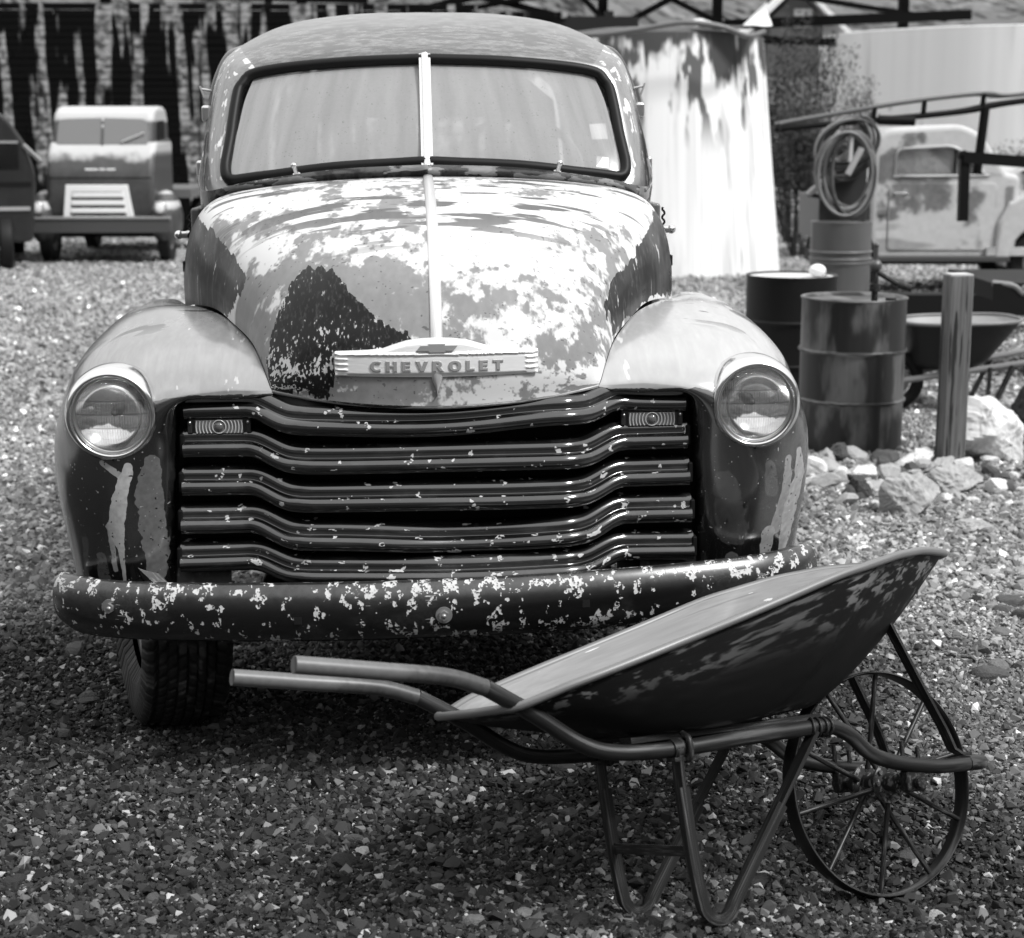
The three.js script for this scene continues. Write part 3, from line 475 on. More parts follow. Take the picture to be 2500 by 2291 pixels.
  const edge = ring(half[0].map(([x, y, z], i) => [x * 1.012, y + (i < 3 ? -0.004 : i > 6 ? 0.004 : 0), z + 0.008]));
  obj('windshield_gasket', tube(edge.filter((_, i) => i % 2 === 0), 0.0165, 240, 10, true), M('gasket', { c: 0.003, r: 0.5, spec: 0.5 }), truck);
  // the two panes: dusty glass
  const dust = tex(1024, 512, (u, v) => 0.53 + 0.22 * fbm(u * 22, v * 1.6, 4, 111) + 0.05 * fbm(u * 120, v * 120, 2, 112) - (fbm(u * 150 + 3, v * 80 + 3, 2, 113) > 0.86 ? 0.3 : 0));
  const paneMat = M('pane', { map: dust, c: 1, r: 0.08, t: 0.6 });
  const P0 = half[0];
  for (const s of [-1, 1]) {
    const bot = P0.slice(0, 4), side = P0.slice(3, 8), top = P0.slice(7).reverse();
    const g = gridGeo((u, v) => { const b = crv(bot, v), t = crv(top, v), w = u, x = lerp(b[0], t[0], w) * 1.0 + (crv(side, u)[0] - lerp(0.578, 0.51, w)) * v ** 3, y = lerp(b[1], t[1], w), z = lerp(b[2], t[2], w) + 0.012 * Math.sin(w * 3.14) * (1 - v * 0.5); return [s * Math.max(0.004, x), y, z]; }, 20, 24, s < 0);
    obj('windshield_pane', g, paneMat, truck);
  }
  obj('windshield_divider', [bar([0, 1.468, -0.95], [0, 1.796, -1.172], 0.034, 0.012), rod([0, 1.468, -0.95], [0, 1.796, -1.172], 0.013, 10), box(0.046, 0.02, 0.02, 0, 1.462, -0.945, -0.7, 0, 0, 0.004)], M('divider', { c: 0.8, r: 0.22, m: 0.8 }), truck);
  for (const s of [-1, 1]) obj('wiper_post', [rod([s * 0.375, 1.425, -0.945], [s * 0.378, 1.452, -0.93], 0.011, 12), rod([s * 0.378, 1.45, -0.932], [s * 0.384, 1.474, -0.922], 0.0065, 10), new THREE.SphereGeometry(0.009, 10, 8).translate(s * 0.385, 1.476, -0.921)], oldChrome, truck);
  for (const [x, y, w, h, a] of [[0.515, 1.565, 0.05, 0.055, 0.1], [0.52, 1.475, 0.036, 0.038, -0.1]]) obj('sticker', box(w, h, 0.002, x, y, -0.995 - (y - 1.487) * 0.71 - 0.11 * x * x, -0.6, 0.1, a), M('sticker', { c: 0.85, r: 0.7 }), truck);
  // inside: dash, wheel, bench, rear doors with windows
  obj('dashboard', box(1.2, 0.16, 0.22, 0, 1.34, -1.16, 0.2, 0, 0, 0.03), M('dash', { c: 0.05, r: 0.5 }), truck);
  obj('steering_wheel', [new THREE.TorusGeometry(0.205, 0.013, 12, 56).rotateX(-0.62).translate(0.3, 1.44, -1.5), rod([0.3, 1.44, -1.5], [0.3, 1.25, -1.2], 0.018), bar([0.1, 1.43, -1.5], [0.5, 1.43, -1.5], 0.02, 0.012)], M('wheelrim', { c: 0.65, r: 0.4 }), truck);
  obj('seat', [box(1.15, 0.5, 0.16, 0, 1.12, -2.05, -0.15, 0, 0, 0.06), box(1.15, 0.16, 0.5, 0, 0.85, -1.85, 0, 0, 0, 0.05)], M('seat', { c: 0.4, r: 0.8 }), truck);
  for (const s of [-1, 1]) {
    const o = [[s * 0.005, 0.53], [s * 0.69, 0.56], [s * 0.71, 1.3], [s * 0.66, 1.72], [s * 0.46, 1.88], [s * 0.005, 1.925]], hole = roundPoly([[s * 0.07, 1.3], [s * 0.5, 1.3], [s * 0.48, 1.64], [s * 0.07, 1.64]], 0.05);
    const d = obj('rear_door', extrude(o, 0.03, 0, [hole]).translate(0, 0, -4.4), M('rearDoor', { c: 0.15, r: 0.5 }), truck);
    obj('door_window', extrude(hole, 0.004).translate(0, 0, -4.385), glass, d);
    const dp = obj('door', [box(0.03, 0.86, 1.08, s * 0.695, 0.92, -1.66, 0, 0, 0, 0.01)], M('cabSide', { c: 0.12, r: 0.4, cc: 0.4 }), truck);
    obj('side_window', gridGeo((u, v) => [s * lerp(0.688, 0.655, u), lerp(1.38, 1.75, u), lerp(-1.48, -2.16, v)], 2, 2), glass, dp);
    obj('door_handle', [rod([s * 0.7, 1.26, -1.3], [s * 0.765, 1.262, -1.28], 0.011), new THREE.SphereGeometry(0.014, 10, 8).translate(s * 0.768, 1.262, -1.28), rod([s * 0.755, 1.262, -1.28], [s * 0.75, 1.262, -1.4], 0.009)], chrome, dp);
    obj('drip_rail', tube([[s * 0.675, 1.36, -1.16], [s * 0.676, 1.5, -1.28], [s * 0.668, 1.66, -1.4], [s * 0.652, 1.755, -1.5], [s * 0.625, 1.82, -1.6], [s * 0.6, 1.85, -1.8]], 0.008, 40, 8), M('rail', { c: 0.03, r: 0.4, cc: 0.5 }), truck);
    for (const t of [0.2, 0.72]) obj('hinge', box(0.03, 0.05, 0.05, s * lerp(0.69, 0.672, t), lerp(1.4, 1.72, t), lerp(-1.22, -1.44, t), 0, 0, 0, 0.01), oldChrome, dp);
    obj('mirror_arm', [rod([s * 0.665, 1.7, -1.42], [s * 0.695, 1.706, -1.42], 0.004), bar([s * 0.688, 1.68, -1.42], [s * 0.7, 1.715, -1.42], 0.004, 0.02)], M('arm', { c: 0.5, r: 0.4, m: 0.5 }), truck);
  }
  for (const s of [-1, 1]) obj('side_emblem', box(0.004, 0.03, 0.14, s * 0.6955, 1.2, -0.86, 0, 0, 0, 0.0015), M('emblem', { c: 0.05, r: 0.4, cc: 0.5 }), truck);
  for (const s of [-1, 1]) obj('hood_lacing', tube([...Array(40)].map((_, i) => [s * (0.699 + 0.004 * Math.sin(i * 1.6)), 1.09 + i * 0.0065, -0.99]), 0.0035, 120, 6), black, truck);
}
// wheels and axle
{
  const prof = [[0.2, -0.07], [0.235, -0.088], [0.29, -0.096], [0.325, -0.09], [0.345, -0.078]];
  for (let k = -3; k <= 3; k++) { const c = k * 0.02; prof.push([0.358 - 0.0016 * k * k, c - 0.0085], [0.358 - 0.0016 * k * k, c + 0.0055], [0.349 - 0.0016 * k * k, c + 0.007], [0.349 - 0.0016 * k * k, c + 0.0105]); }
  prof.push([0.345, 0.078], [0.325, 0.09], [0.29, 0.096], [0.235, 0.088], [0.2, 0.07]);
  for (const q of prof) q[1] *= 1.22;
  const tyreGeo = lathe(prof, 72).rotateZ(Math.PI / 2), rimGeo = join([lathe([[0.06, 0.03], [0.1, 0.035], [0.15, 0.02], [0.18, -0.02], [0.2, 0.06], [0.212, 0.07]], 40).rotateZ(Math.PI / 2), lathe([[0.0, 0.075], [0.05, 0.07], [0.07, 0.04]], 24).rotateZ(Math.PI / 2)]);
  const tm = M('tyre', { map: tex(512, 128, (u, v) => 0.008 + 0.05 * sstep(0.56, 0.72, fbm(u * 40, v * 10, 4, 121)), {}), r: 0.7, bump: tex(512, 128, (u, v) => (Math.abs(((u * 60 + Math.abs(v - 0.5) * 8) % 1) - 0.5) < 0.16 ? 0 : 1), { data: true }), bs: 0.004 });
  for (const [s, z, y] of [[-1, -0.4, 0.355], [1, -0.4, 0.355], [-1, -3.35, 0.27], [1, -3.35, 0.27]]) {
    const steer = z > -1 ? 17 * D : 0, place = (g) => g.clone().rotateY(steer).translate(s * 0.725, y, z);
    const w = obj('wheel', place(rimGeo.clone().rotateY(s > 0 ? Math.PI : 0)), M('wheelPaint', { c: 0.1, r: 0.4, cc: 0.4 }), truck);
    obj('tyre', place(tyreGeo), tm, w);
  }
  obj('front_axle', rod([-0.66, 0.3, -0.4], [0.66, 0.3, -0.4], 0.03), darkMetal, truck); obj('rear_axle', rod([-0.6, 0.27, -3.35], [0.6, 0.27, -3.35], 0.045), darkMetal, truck); obj('engine', box(0.5, 0.5, 0.8, 0, 0.62, -0.7, 0, 0, 0, 0.05), darkMetal, truck);
  obj('chassis', [box(0.08, 0.12, 3.5, -0.4, 0.46, -2.6), box(0.08, 0.12, 3.5, 0.4, 0.46, -2.6), box(0.9, 0.06, 0.1, 0, 0.44, -1.6)], darkMetal, truck);
}

// ---------------------------------------------------------------- the steel-wheeled wheelbarrow
{
  const k = 1.025, wb = thing('wheelbarrow', 'rusty steel-wheeled wheelbarrow tilted in front of the panel truck bumper', 'wheelbarrow', [0.3075, 0.0287, -3.197]);
  wb.rotation.set(-19.5 * D, 29.4 * D, -5.9 * D, 'YXZ'); wb.scale.setScalar(k);
  const W = 0.143, tubeMat = M('barrowTube', { map: rustyTex, c: 0.6, r: 0.4, spec: 0.6 });
  const handleMat = M('handle', { map: tex(256, 256, (u, v) => 0.035 + 0.04 * fbm(u * 60, v * 10, 4, 131) + 0.07 * sstep(0.75, 0.45, u + 0.25 * (fbm(u * 30, v * 6, 4, 132) - 0.5)), {}), r: 0.42, m: 0.1 });  // handles paler towards the grips: the light on them is put into the colour
  const side = [[-0.8, 0.514], [-0.654, 0.497], [-0.513, 0.48], [-0.433, 0.457], [-0.337, 0.404], [-0.245, 0.346], [-0.17, 0.324], [-0.044, 0.321], [0.108, 0.331], [0.267, 0.34], [0.329, 0.342], [0.382, 0.321], [0.435, 0.281], [0.506, 0.258], [0.613, 0.243], [0.7, 0.242]];
  for (const s of [1, -1]) {
    const wz = (x) => s * lerp(W, 0.118, sstep(0.3, 0.6, x)) + s * 0.02 * sstep(-0.3, -0.7, x);
    obj('frame_tube', tube(side.slice(3).map(([x, y]) => [x, y, wz(x)]), 0.0155, 90, 14), tubeMat, wb);
    obj('handle', tube(side.slice(0, 4).map(([x, y]) => [x, y, wz(x)]), 0.0158, 50, 14), handleMat, wb);
    const leg = [[-0.035, 0.318], [-0.034, 0.25], [-0.024, 0.12], [-0.012, 0.035], [-0.002, 0.012], [0.014, 0.001], [0.034, 0.001], [0.05, 0.012], [0.07, 0.042], [0.17, 0.175], [0.29, 0.333]].map(([x, y]) => [x, y, s * W]);
    const path = []; for (let i = 0; i <= 60; i++) path.push(crv(leg, i / 60));
    const lg = obj('leg', sweepZ(path, 0.03, 0.008), tubeMat, wb);
    obj('rib', sweepZ(path.slice(6, 56).map(([x, y, z]) => [x, y, z + 0.012]), 0.005, 0.022), tubeMat, lg);
    obj('tray_clamp', [tube([[-0.02, 0.303, s * W - 0.02], [-0.02, 0.302, s * W + 0.02], [-0.02, 0.338, s * W + 0.022], [-0.02, 0.35, s * W]], 0.006, 30, 8), rod([-0.048, 0.3205, s * W], [-0.006, 0.3235, s * W], 0.0195, 16), bar([-0.05, 0.302, s * W], [-0.0, 0.302, s * W], 0.008, 0.03)], tubeMat, wb);
    obj('wire_wrap', [0.285, 0.298, 0.311, 0.321].map((x, i) => new THREE.TorusGeometry(0.0185, 0.0028, 6, 20).rotateY(Math.PI / 2 + 0.2 * (i - 1.5)).translate(x, 0.341, s * W)), tubeMat, wb);
    obj('front_strut', sweepZ([[0.545, 0.545, s * 0.095], [0.6, 0.43, s * 0.1], [0.655, 0.32, s * 0.105], [0.672, 0.275, s * 0.108], [0.69, 0.263, s * 0.112], [0.71, 0.262, s * 0.112]], 0.026, 0.006), tubeMat, wb);
    obj('axle_bearing', [box(0.05, 0.045, 0.026, 0.555, 0.218, s * 0.112, 0, 0, 0, 0.006), rod([0.535, 0.24, s * 0.112], [0.535, 0.3, s * 0.112], 0.005), rod([0.575, 0.24, s * 0.112], [0.575, 0.285, s * 0.112], 0.005), toZ(new THREE.CylinderGeometry(0.013, 0.013, 0.02, 6)).translate(0.555, 0.214, s * 0.132)], tubeMat, wb);
  }
  obj('nose_loop', tube([[0.7, 0.242, 0.118], [0.74, 0.242, 0.112], [0.775, 0.242, 0.07], [0.785, 0.242, 0], [0.775, 0.242, -0.07], [0.74, 0.242, -0.112], [0.7, 0.242, -0.118]], 0.0155, 60, 14), tubeMat, wb);
  obj('leg_brace', bar([-0.025, 0.13, -W], [-0.025, 0.13, W], 0.008, 0.02), tubeMat, wb);
  // wheel
  const hub = [0.555, 0.214], r = 0.235;
  const rimG = lathe([[r - 0.005, -0.021], [r, -0.018], [r, 0.018], [r - 0.005, 0.021], [r - 0.007, 0], [r - 0.005, -0.021]], 96).rotateX(Math.PI / 2).translate(hub[0], hub[1], 0);
  const wheel = obj('wheel', rimG, tubeMat, wb);
  for (let i = 0; i < 10; i++) { const a = (i * 36 + 12) * D, o = i % 2 ? 0.028 : -0.028; obj('spoke', rod([hub[0] + 0.03 * Math.cos(a + 0.12), hub[1] + 0.03 * Math.sin(a + 0.12), o], [hub[0] + (r - 0.004) * Math.cos(a), hub[1] + (r - 0.004) * Math.sin(a), 0], 0.0055, 8), tubeMat, wheel); }
  obj('hub', [toZ(cyl(0.022, 0.022, 0.15, 20)).translate(...hub, 0), toZ(cyl(0.042, 0.042, 0.006, 20)).translate(...hub, 0.034), toZ(cyl(0.042, 0.042, 0.006, 20)).translate(...hub, -0.034), toZ(cyl(0.009, 0.009, 0.28, 12)).translate(...hub, 0), ...[...Array(8)].map((_, i) => toZ(cyl(0.005, 0.005, 0.008, 6)).translate(hub[0] + 0.033 * Math.cos(i * 0.785), hub[1] + 0.033 * Math.sin(i * 0.785), 0.038))], M('hub', { map: tex(128, 128, (u, v) => 0.03 + 0.3 * sstep(0.5, 0.7, fbm(u * 12, v * 12, 4, 133))), r: 0.6, m: 0.4 }), wheel);
  // tray: rings from the floor up to the rim
  const yRim = (x) => crv([[-0.45, 0.41, 0], [-0.37, 0.42, 0], [-0.3, 0.447, 0], [-0.1, 0.507, 0], [0.1, 0.566, 0], [0.32, 0.634, 0], [0.49, 0.673, 0], [0.6, 0.69, 0], [0.75, 0.692, 0]], 0)[0] && (() => { const T = [[-0.45, 0.412], [-0.37, 0.42], [-0.3, 0.447], [-0.1, 0.507], [0.1, 0.566], [0.32, 0.634], [0.49, 0.673], [0.6, 0.688], [0.78, 0.69]]; for (let i = 0; i + 1 < T.length; i++) if (x <= T[i + 1][0]) return lerp(T[i][1], T[i + 1][1], clamp((x - T[i][0]) / (T[i + 1][0] - T[i][0]))); return 0.69; })();
  const n = 120, ang = [...Array(n)].map((_, i) => i / n * 2 * Math.PI), sup = (c, e) => Math.sign(c) * Math.abs(c) ** (2 / e);
  const rimPt = (a, o = 0) => { const c = sup(Math.cos(a), 3.2), s = sup(Math.sin(a), 3.2), x = 0.165 + (0.585 + o) * c, nar = 1 - 0.3 * sstep(0.35, 0.75, x); return [x, yRim(x), (0.236 + o) * s * nar]; };
  const floorPt = (a, f) => { const c = sup(Math.cos(a), 2.8), s = sup(Math.sin(a), 2.8), x = 0.085 + 0.27 * c * f; return [x, 0.352 + 0.03 * sstep(0, 0.36, x) + 0.02 * sstep(-0.08, -0.19, x), 0.135 * s * f]; };
  const rings = (off) => { const R = []; for (const f of [0.02, 0.4, 0.8, 1]) R.push(ang.map((a) => { const p = floorPt(a, f * (1 - off * 4)); return [p[0], p[1] + off, p[2]]; })); for (const t of [0.04, 0.1, 0.2, 0.35, 0.5, 0.65, 0.8, 0.92, 1]) R.push(ang.map((a) => { const b = floorPt(a, 1), p = rimPt(a, 0), h = t ** 1.25, out = 0.1 * Math.sin(t * Math.PI) * (Math.cos(a) > 0.3 ? 0.06 : 0.22); const q = [0, 1, 2].map((c) => lerp(b[c], p[c], c === 1 ? h : t)); q[0] += Math.cos(a) * out - Math.cos(a) * off; q[2] += Math.sin(a) * out * 0.8 - Math.sin(a) * off; q[1] += off * (1 - t); return q; })); return R; };
  const outTex = tex(1024, 512, (u, v) => { const a = fbm(u * 70, v * 26, 5, 141), s = fbm(u * 220, v * 60, 3, 142), near = sstep(0.68, 0.92, v) * (0.5 + 0.5 * sstep(0.4, 0.6, fbm(u * 16, v * 4, 3, 147))); return 0.003 + 0.005 * a + 0.16 * sstep(0.52, 0.64, a * 0.65 + s * 0.35) * near + 0.05 * sstep(0.6, 0.7, a) * sstep(0.45, 0.3, v); });
  const inTex = tex(1024, 512, (u, v) => { const a = fbm(u * 14, v * 8, 5, 143), f = fbm(u * 90, v * 60, 3, 144); return (0.13 + 0.1 * a + 0.06 * (f - 0.5)) * (1 - 0.35 * sstep(0.66, 0.72, fbm(u * 10 + 3, v * 20 + 3, 4, 145))) + (fbm(u * 60, v * 40, 2, 146) > 0.86 ? 0.3 : 0); });  // paler than the outer side: sky light in the tray painted in
  obj('tray', loft(rings(0)), M('trayOut', { map: outTex, r: 0.6, spec: 0.35, bump: outTex, bs: 0.002 }), wb);
  obj('tray_lining', loft(rings(0.005), true), M('trayIn', { map: inTex, r: 0.55, m: 0.1 }), wb).userData.label = 'scratched inside of the tray, sky light put into its pale colour';
  obj('tray_rim', tube(ang.filter((_, i) => i % 2 === 0).map((a) => rimPt(a, 0.004)), 0.0085, 180, 10, true), M('trayRim', { map: scuffTex, c: 0.55, r: 0.45, m: 0.3 }), wb);
  for (const s of [1, -1]) obj('tray_support', bar([-0.12, 0.343, s * 0.1], [0.33, 0.362, s * 0.1], 0.012, 0.04), tubeMat, wb);
}

// ---------------------------------------------------------------- loose stones that can be told apart
{
  const R = rng(555), geos = [...Array(8)].map((_, k) => prep(rockGeo(3000 + k * 13, 2, 11))), bigs = [...Array(4)].map((_, k) => prep(rockGeo(5000 + k * 13, 11, 16, true)));
  geos.push(...bigs);
  const stoneTex = tex(256, 256, (u, v) => 0.55 + 0.45 * fbm(u * 30, v * 30, 4, 151));
  const tones = [0.02, 0.04, 0.075, 0.15, 0.4, 0.75].map((c, i) => M('stone' + i, { c, map: stoneTex, r: 0.85, bump: stoneTex, bs: 0.004 }));
  for (const g of geos) { const p = g.attributes.position, uv = g.attributes.uv; for (let i = 0; i < p.count; i++) uv.setXY(i, p.getX(i) * 0.4 + p.getZ(i) * 0.2, p.getY(i) * 0.4 + p.getZ(i) * 0.15); }
  const stone = (name, x, z, r, tone, label, category, group, flat = 0.7, sink = 0.35) => {
    const o = new THREE.Mesh(r > 0.09 ? bigs[Math.floor(R() * 4)] : geos[Math.floor(R() * 8)], tones[tone]); o.name = numbered(name); o.castShadow = o.receiveShadow = true;
    o.scale.set(r * (0.9 + 0.35 * R()), r * flat * (0.85 + 0.3 * R()), r * (0.8 + 0.3 * R())); o.rotation.set(R() * 0.5 - 0.25, R() * 6.28, R() * 0.5 - 0.25); o.position.set(x, groundY(x, z) + r * flat * sink, z); scene.add(o); return tag(o, label, category, group);
  };
  stone('boulder', 2.6, -9.2, 0.32, 5, 'big white boulder behind the foot of the wooden post', 'boulder', null, 0.85, 0.5).rotation.set(0, 1, 0);
  stone('boulder', 3.02, -9.75, 0.3, 1, 'dark craggy boulder behind the big white one', 'boulder', null, 0.9, 0.6);
  stone('rock', 1.75, -7.5, 0.18, 4, 'large broken rock with pale edge, foremost of the rock pile', 'rock', null, 0.8, 0.45);
  stone('rock', 1.61, -7.88, 0.1, 1, 'dark squarish rock under a bright slab by the drum', 'rock', null, 0.8, 0.5);
  stone('rock', 1.77, -8.45, 0.15, 5, 'bright flat slab of rock in front of the near drum', 'rock', null, 0.4, 0.6);
  stone('rock', 2.12, -8.15, 0.17, 4, 'wide rock with dark front at the foot of the post', 'rock', null, 0.5, 0.6);
  stone('rock', 1.92, -7.02, 0.095, 4, 'pale wedge of rock alone on the gravel before the rock pile', 'rock', null, 0.5, 0.4);
  const pile = [[1.55, -8.68, 0.06], [1.76, -9.1, 0.08], [1.52, -8.22, 0.065], [1.98, -9.02, 0.06], [2.08, -8.9, 0.065], [2.17, -8.98, 0.08], [2.08, -7.84, 0.035], [2.44, -8.4, 0.05], [1.65, -8.9, 0.07], [1.89, -8.48, 0.065], [2.2, -8.68, 0.075], [1.86, -9.15, 0.06], [1.96, -9.1, 0.05], [1.93, -8.7, 0.05], [2.32, -8.4, 0.05], [1.99, -7.78, 0.035]];
  for (let i = 0; i < 90; i++) pile.push([1.3 + 1.4 * R(), -7.7 - 1.5 * R(), 0.018 + 0.05 * R() * R()]);
  for (const [x, z, r] of pile) { const k = R() < 0.5 ? 4 : R() < 0.65 ? 5 : 2; stone('broken_rock', x, z, r * 1.35, k, (r > 0.04 ? 'fist-sized or larger ' : 'small ') + (k === 4 ? 'pale grey' : k === 5 ? 'white' : 'dark grey') + ' broken rock in the pile before the drums', 'rock', 'rocks piled before the drums', 0.75, 0.4); }
  const right = [[1.69, -5.64, 0.05], [1.63, -5.54, 0.034], [1.44, -5.06, 0.045], [1.68, -5.46, 0.045], [1.44, -4.9, 0.034], [1.4, -5.18, 0.03], [1.55, -5.24, 0.036], [1.4, -4.82, 0.048], [1.51, -4.9, 0.037], [1.54, -5.54, 0.028], [1.38, -4.98, 0.03], [1.35, -5.06, 0.026], [1.82, -5.96, 0.04], [1.75, -5.82, 0.034], [1.4, -4.52, 0.032], [1.3, -5.3, 0.024], [1.48, -5.36, 0.03], [1.6, -5.05, 0.03], [1.26, -4.7, 0.022]];
  for (const [x, z, r] of right) stone('chunk', x, z, r, R() < 0.55 ? 2 : R() < 0.5 ? 3 : 1, 'grey angular chunk of stone beside the barrow wheel', 'stone', 'chunks of stone beside the barrow wheel', 0.6, 0.3);
  const near = [[-1.55, -5.08, 0.036, 1], [-1.33, -5.06, 0.042, 2], [-1.26, -4.56, 0.03, 2], [-0.62, -4.06, 0.034, 2], [-0.36, -3.5, 0.042, 0], [0.13, -3.78, 0.038, 2], [0.09, -3.74, 0.028, 1], [0.13, -4.08, 0.036, 1], [0.13, -3.24, 0.034, 0], [0.02, -3.26, 0.026, 3], [-0.27, -3.9, 0.02, 3], [-0.33, -3.56, 0.022, 4], [-1.19, -4.32, 0.03, 2], [-0.6, -4.12, 0.026, 2]];
  for (let i = 0; i < 230; i++) { const z = -2.75 - 3.6 * R(), x = (R() * 2 - 1) * (0.31 * -z + 0.05); if (z < -4.4 && Math.abs(x + 0.2) < 0.75) continue; const t = R(); near.push([x, z, 0.012 + 0.016 * R() + 0.012 * R() ** 3, t < 0.3 ? 0 : t < 0.6 ? 1 : t < 0.85 ? 2 : t < 0.95 ? 3 : 4]); }
  for (const [x, z, r, t] of near) stone('stone', x, z, r, t, (t > 2 ? 'pale' : t > 1 ? 'mid-grey' : 'dark') + ' larger crushed stone lying loose in the gravel', 'stone', 'larger stones strewn over the gravel', 0.6, 0.25);
}

// ---------------------------------------------------------------- yard things on the far side: drums, post, second barrow
const yg = (x, z) => groundY(x, z);
function drumGeo(r, h) { return lathe([[0, h - 0.02], [r - 0.012, h - 0.02], [r - 0.008, h - 0.003], [r + 0.004, h], [r + 0.007, h - 0.008], [r, h - 0.018], [r, h * 0.68], [r + 0.012, h * 0.667], [r + 0.012, h * 0.655], [r, h * 0.64], [r, h * 0.36], [r + 0.012, h * 0.347], [r + 0.012, h * 0.335], [r, h * 0.32], [r, 0.02], [r + 0.006, 0.008], [r, 0]], 56); }
function drum(x, z, r, h, m, label) {
  const t = thing('oil_drum', label, 'drum', [x, yg(x, z) - 0.01, z], 0.4, 'steel oil drums');
  obj('shell', drumGeo(r, h), m, t);
  obj('bung', [rod([r * 0.6, h - 0.02, 0.1], [r * 0.6, h - 0.006, 0.1], 0.03, 14)], darkMetal, t);
  return t;
}
const drumTex = tex(512, 512, (u, v) => { const a = fbm(u * 14, v * 10, 5, 161), s = fbm(u * 34, v * 4, 4, 162); return 0.006 + 0.17 * sstep(0.45, 0.68, a) * (0.3 + 0.7 * s) + 0.02 * s; });
const drumDark = tex(512, 512, (u, v) => 0.004 + 0.008 * fbm(u * 14, v * 6, 4, 163));
drum(1.9, -9.55, 0.288, 0.86, M('drumNear', { map: drumTex, r: 0.42, m: 0.2, cc: 0.2 }), 'weathered grey oil drum with a hand pump, nearest of the drums');
{
  const t = drum(1.8, -11.1, 0.288, 0.86, M('drumBlack', { map: drumDark, r: 0.4, spec: 0.5 }), 'black oil drum with pale lid behind the weathered one');
  obj('lid', cyl(0.27, 0.27, 0.006, 48).translate(0, 0.846, 0), M('lidPale', { c: 0.6, r: 0.5, m: 0.2 }), t);
}
tag(obj('white_ball', new THREE.SphereGeometry(0.055, 20, 14).scale(1, 0.75, 1).translate(1.95, yg(1.8, -11.1) + 0.88, -11.02), M('ball', { c: 0.85, r: 0.5 })), 'white rounded thing lying on the black drum lid', 'ball');
{
  const t = thing('hand_pump', 'small black hand pump standing on the weathered drum', 'pump', [1.98, yg(1.9, -9.55) + 0.83, -9.4]);
  obj('pipe', [rod([0, 0, 0], [0, 0.2, 0], 0.018, 12), rod([0, 0.06, 0], [0, 0.1, 0], 0.03, 12)], darkMetal, t);
  obj('valve', [new THREE.SphereGeometry(0.035, 14, 10).translate(0, 0.2, 0), rod([0, 0.2, 0], [0, 0.3, 0], 0.012), new THREE.SphereGeometry(0.016, 10, 8).translate(0, 0.31, 0)], M('valve', { c: 0.1, r: 0.4, m: 0.5 }), t);
  obj('lever', [rod([0, 0.17, 0], [0.12, 0.1, 0.03], 0.014), rod([0.12, 0.1, 0.03], [0.19, 0.08, 0.04], 0.02)], darkMetal, t);
}
{
  const x = 2.965, z = -15, t = thing('grey_drum', 'light grey ribbed drum standing under the hose coil', 'drum', [2.85, yg(2.85, -15) - 0.01, -15]);
  obj('shell', drumGeo(0.258, 1.04), M('greyDrum', { map: tex(256, 256, (u, v) => 0.07 + 0.03 * fbm(u * 10, v * 10, 3, 165)), r: 0.4, cc: 0.2 }), t);
  obj('rib', [0.3, 0.36, 0.72, 0.78].map((y) => new THREE.TorusGeometry(0.261, 0.012, 8, 48).rotateX(Math.PI / 2).translate(0, y, 0)), M('greyRib', { c: 0.12, r: 0.4 }), t);
  const st = thing('hose_stand', 'dark steel stand behind the coiled hose on the grey drum', 'stand', [2.87, yg(2.85, -15) + 1.03, -15]);
  obj('plate', [box(0.4, 0.5, 0.06, 0, 0.25, -0.12)], M('standPlate', { c: 0.03, r: 0.6 }), st);
  obj('peg', [rod([-0.05, 0.58, -0.1], [-0.05, 0.62, 0.14], 0.03, 12)], M('standPlate', {}), st);
  obj('post', [box(0.07, 0.75, 0.05, 0.12, 0.37, -0.14)], M('standPlate', {}), st);
  obj('spout', rod([-0.3, 0.22, -0.1], [-0.08, 0.42, -0.1], 0.03, 12), M('paleP', { c: 0.4, r: 0.5 }), st); obj('spout_arm', rod([-0.3, 0.22, -0.1], [-0.15, 0.2, -0.13], 0.02, 8), M('standPlate', {}), st);
  const c = thing('coiled_hose', 'coil of thick hose hung up between white tank and pickup', 'hose', [2.87, yg(2.85, -15) + 1.03, -15]);
  const R = rng(9), loops = [];
  for (let k = 0; k < 18; k++) { const rx = 0.15 + 0.12 * R(), ry = 0.18 + 0.1 * R() + (k > 9 ? 0.12 : 0), cx = (R() - 0.5) * 0.1, cy = 0.62 - ry * 0.62 + 0.16 + (k > 9 ? -0.16 : 0), pts = []; for (let i = 0; i < 28; i++) { const a = i / 28 * 6.2832; pts.push([cx + rx * Math.cos(a) + 0.06 * Math.sin(a) * (k > 9 ? 0 : 1), cy + ry * Math.sin(a), 0.014 * k - 0.06 + 0.02 * Math.sin(a * 2 + k)]); } loops.push([pts, k]); }
  const hm = [0.04, 0.09, 0.2].map((v, i) => M('hose' + i, { c: v, r: 0.55 }));
  for (const [pts, k] of loops) obj('loop', tube(pts, 0.0125, 90, 8, true), hm[k % 3], c);
  obj('nozzle', rod([-0.02, 0.4, 0.19], [0.09, 0.62, 0.19], 0.028, 12), M('hoseTip', { c: 0.4, r: 0.4 }), c);
}
{
  const pm = tex(256, 1024, (u, v) => { const g = fbm(u * 20, v * 5, 4, 171), k = fbm(u * 7, v * 3, 4, 172); return (0.045 + 0.14 * g) * (1 - 0.9 * sstep(0.53, 0.62, k)); });
  const t = thing('wooden_post', 'weathered square wooden post standing among the pale rocks', 'post', [2.33, yg(2.33, -9) - 0.05, -9], 0.12);
  const g = box(0.125, 1.06, 0.125, 0, 0.53, 0, 0, 0, 0, 0.008); obj('post', g, M('post', { map: pm, r: 0.85, bump: pm, bs: 0.006 }), t);
  obj('end_grain', box(0.118, 0.008, 0.118, 0, 1.063, 0), M('endGrain', { c: 0.5, r: 0.9 }), t);
}
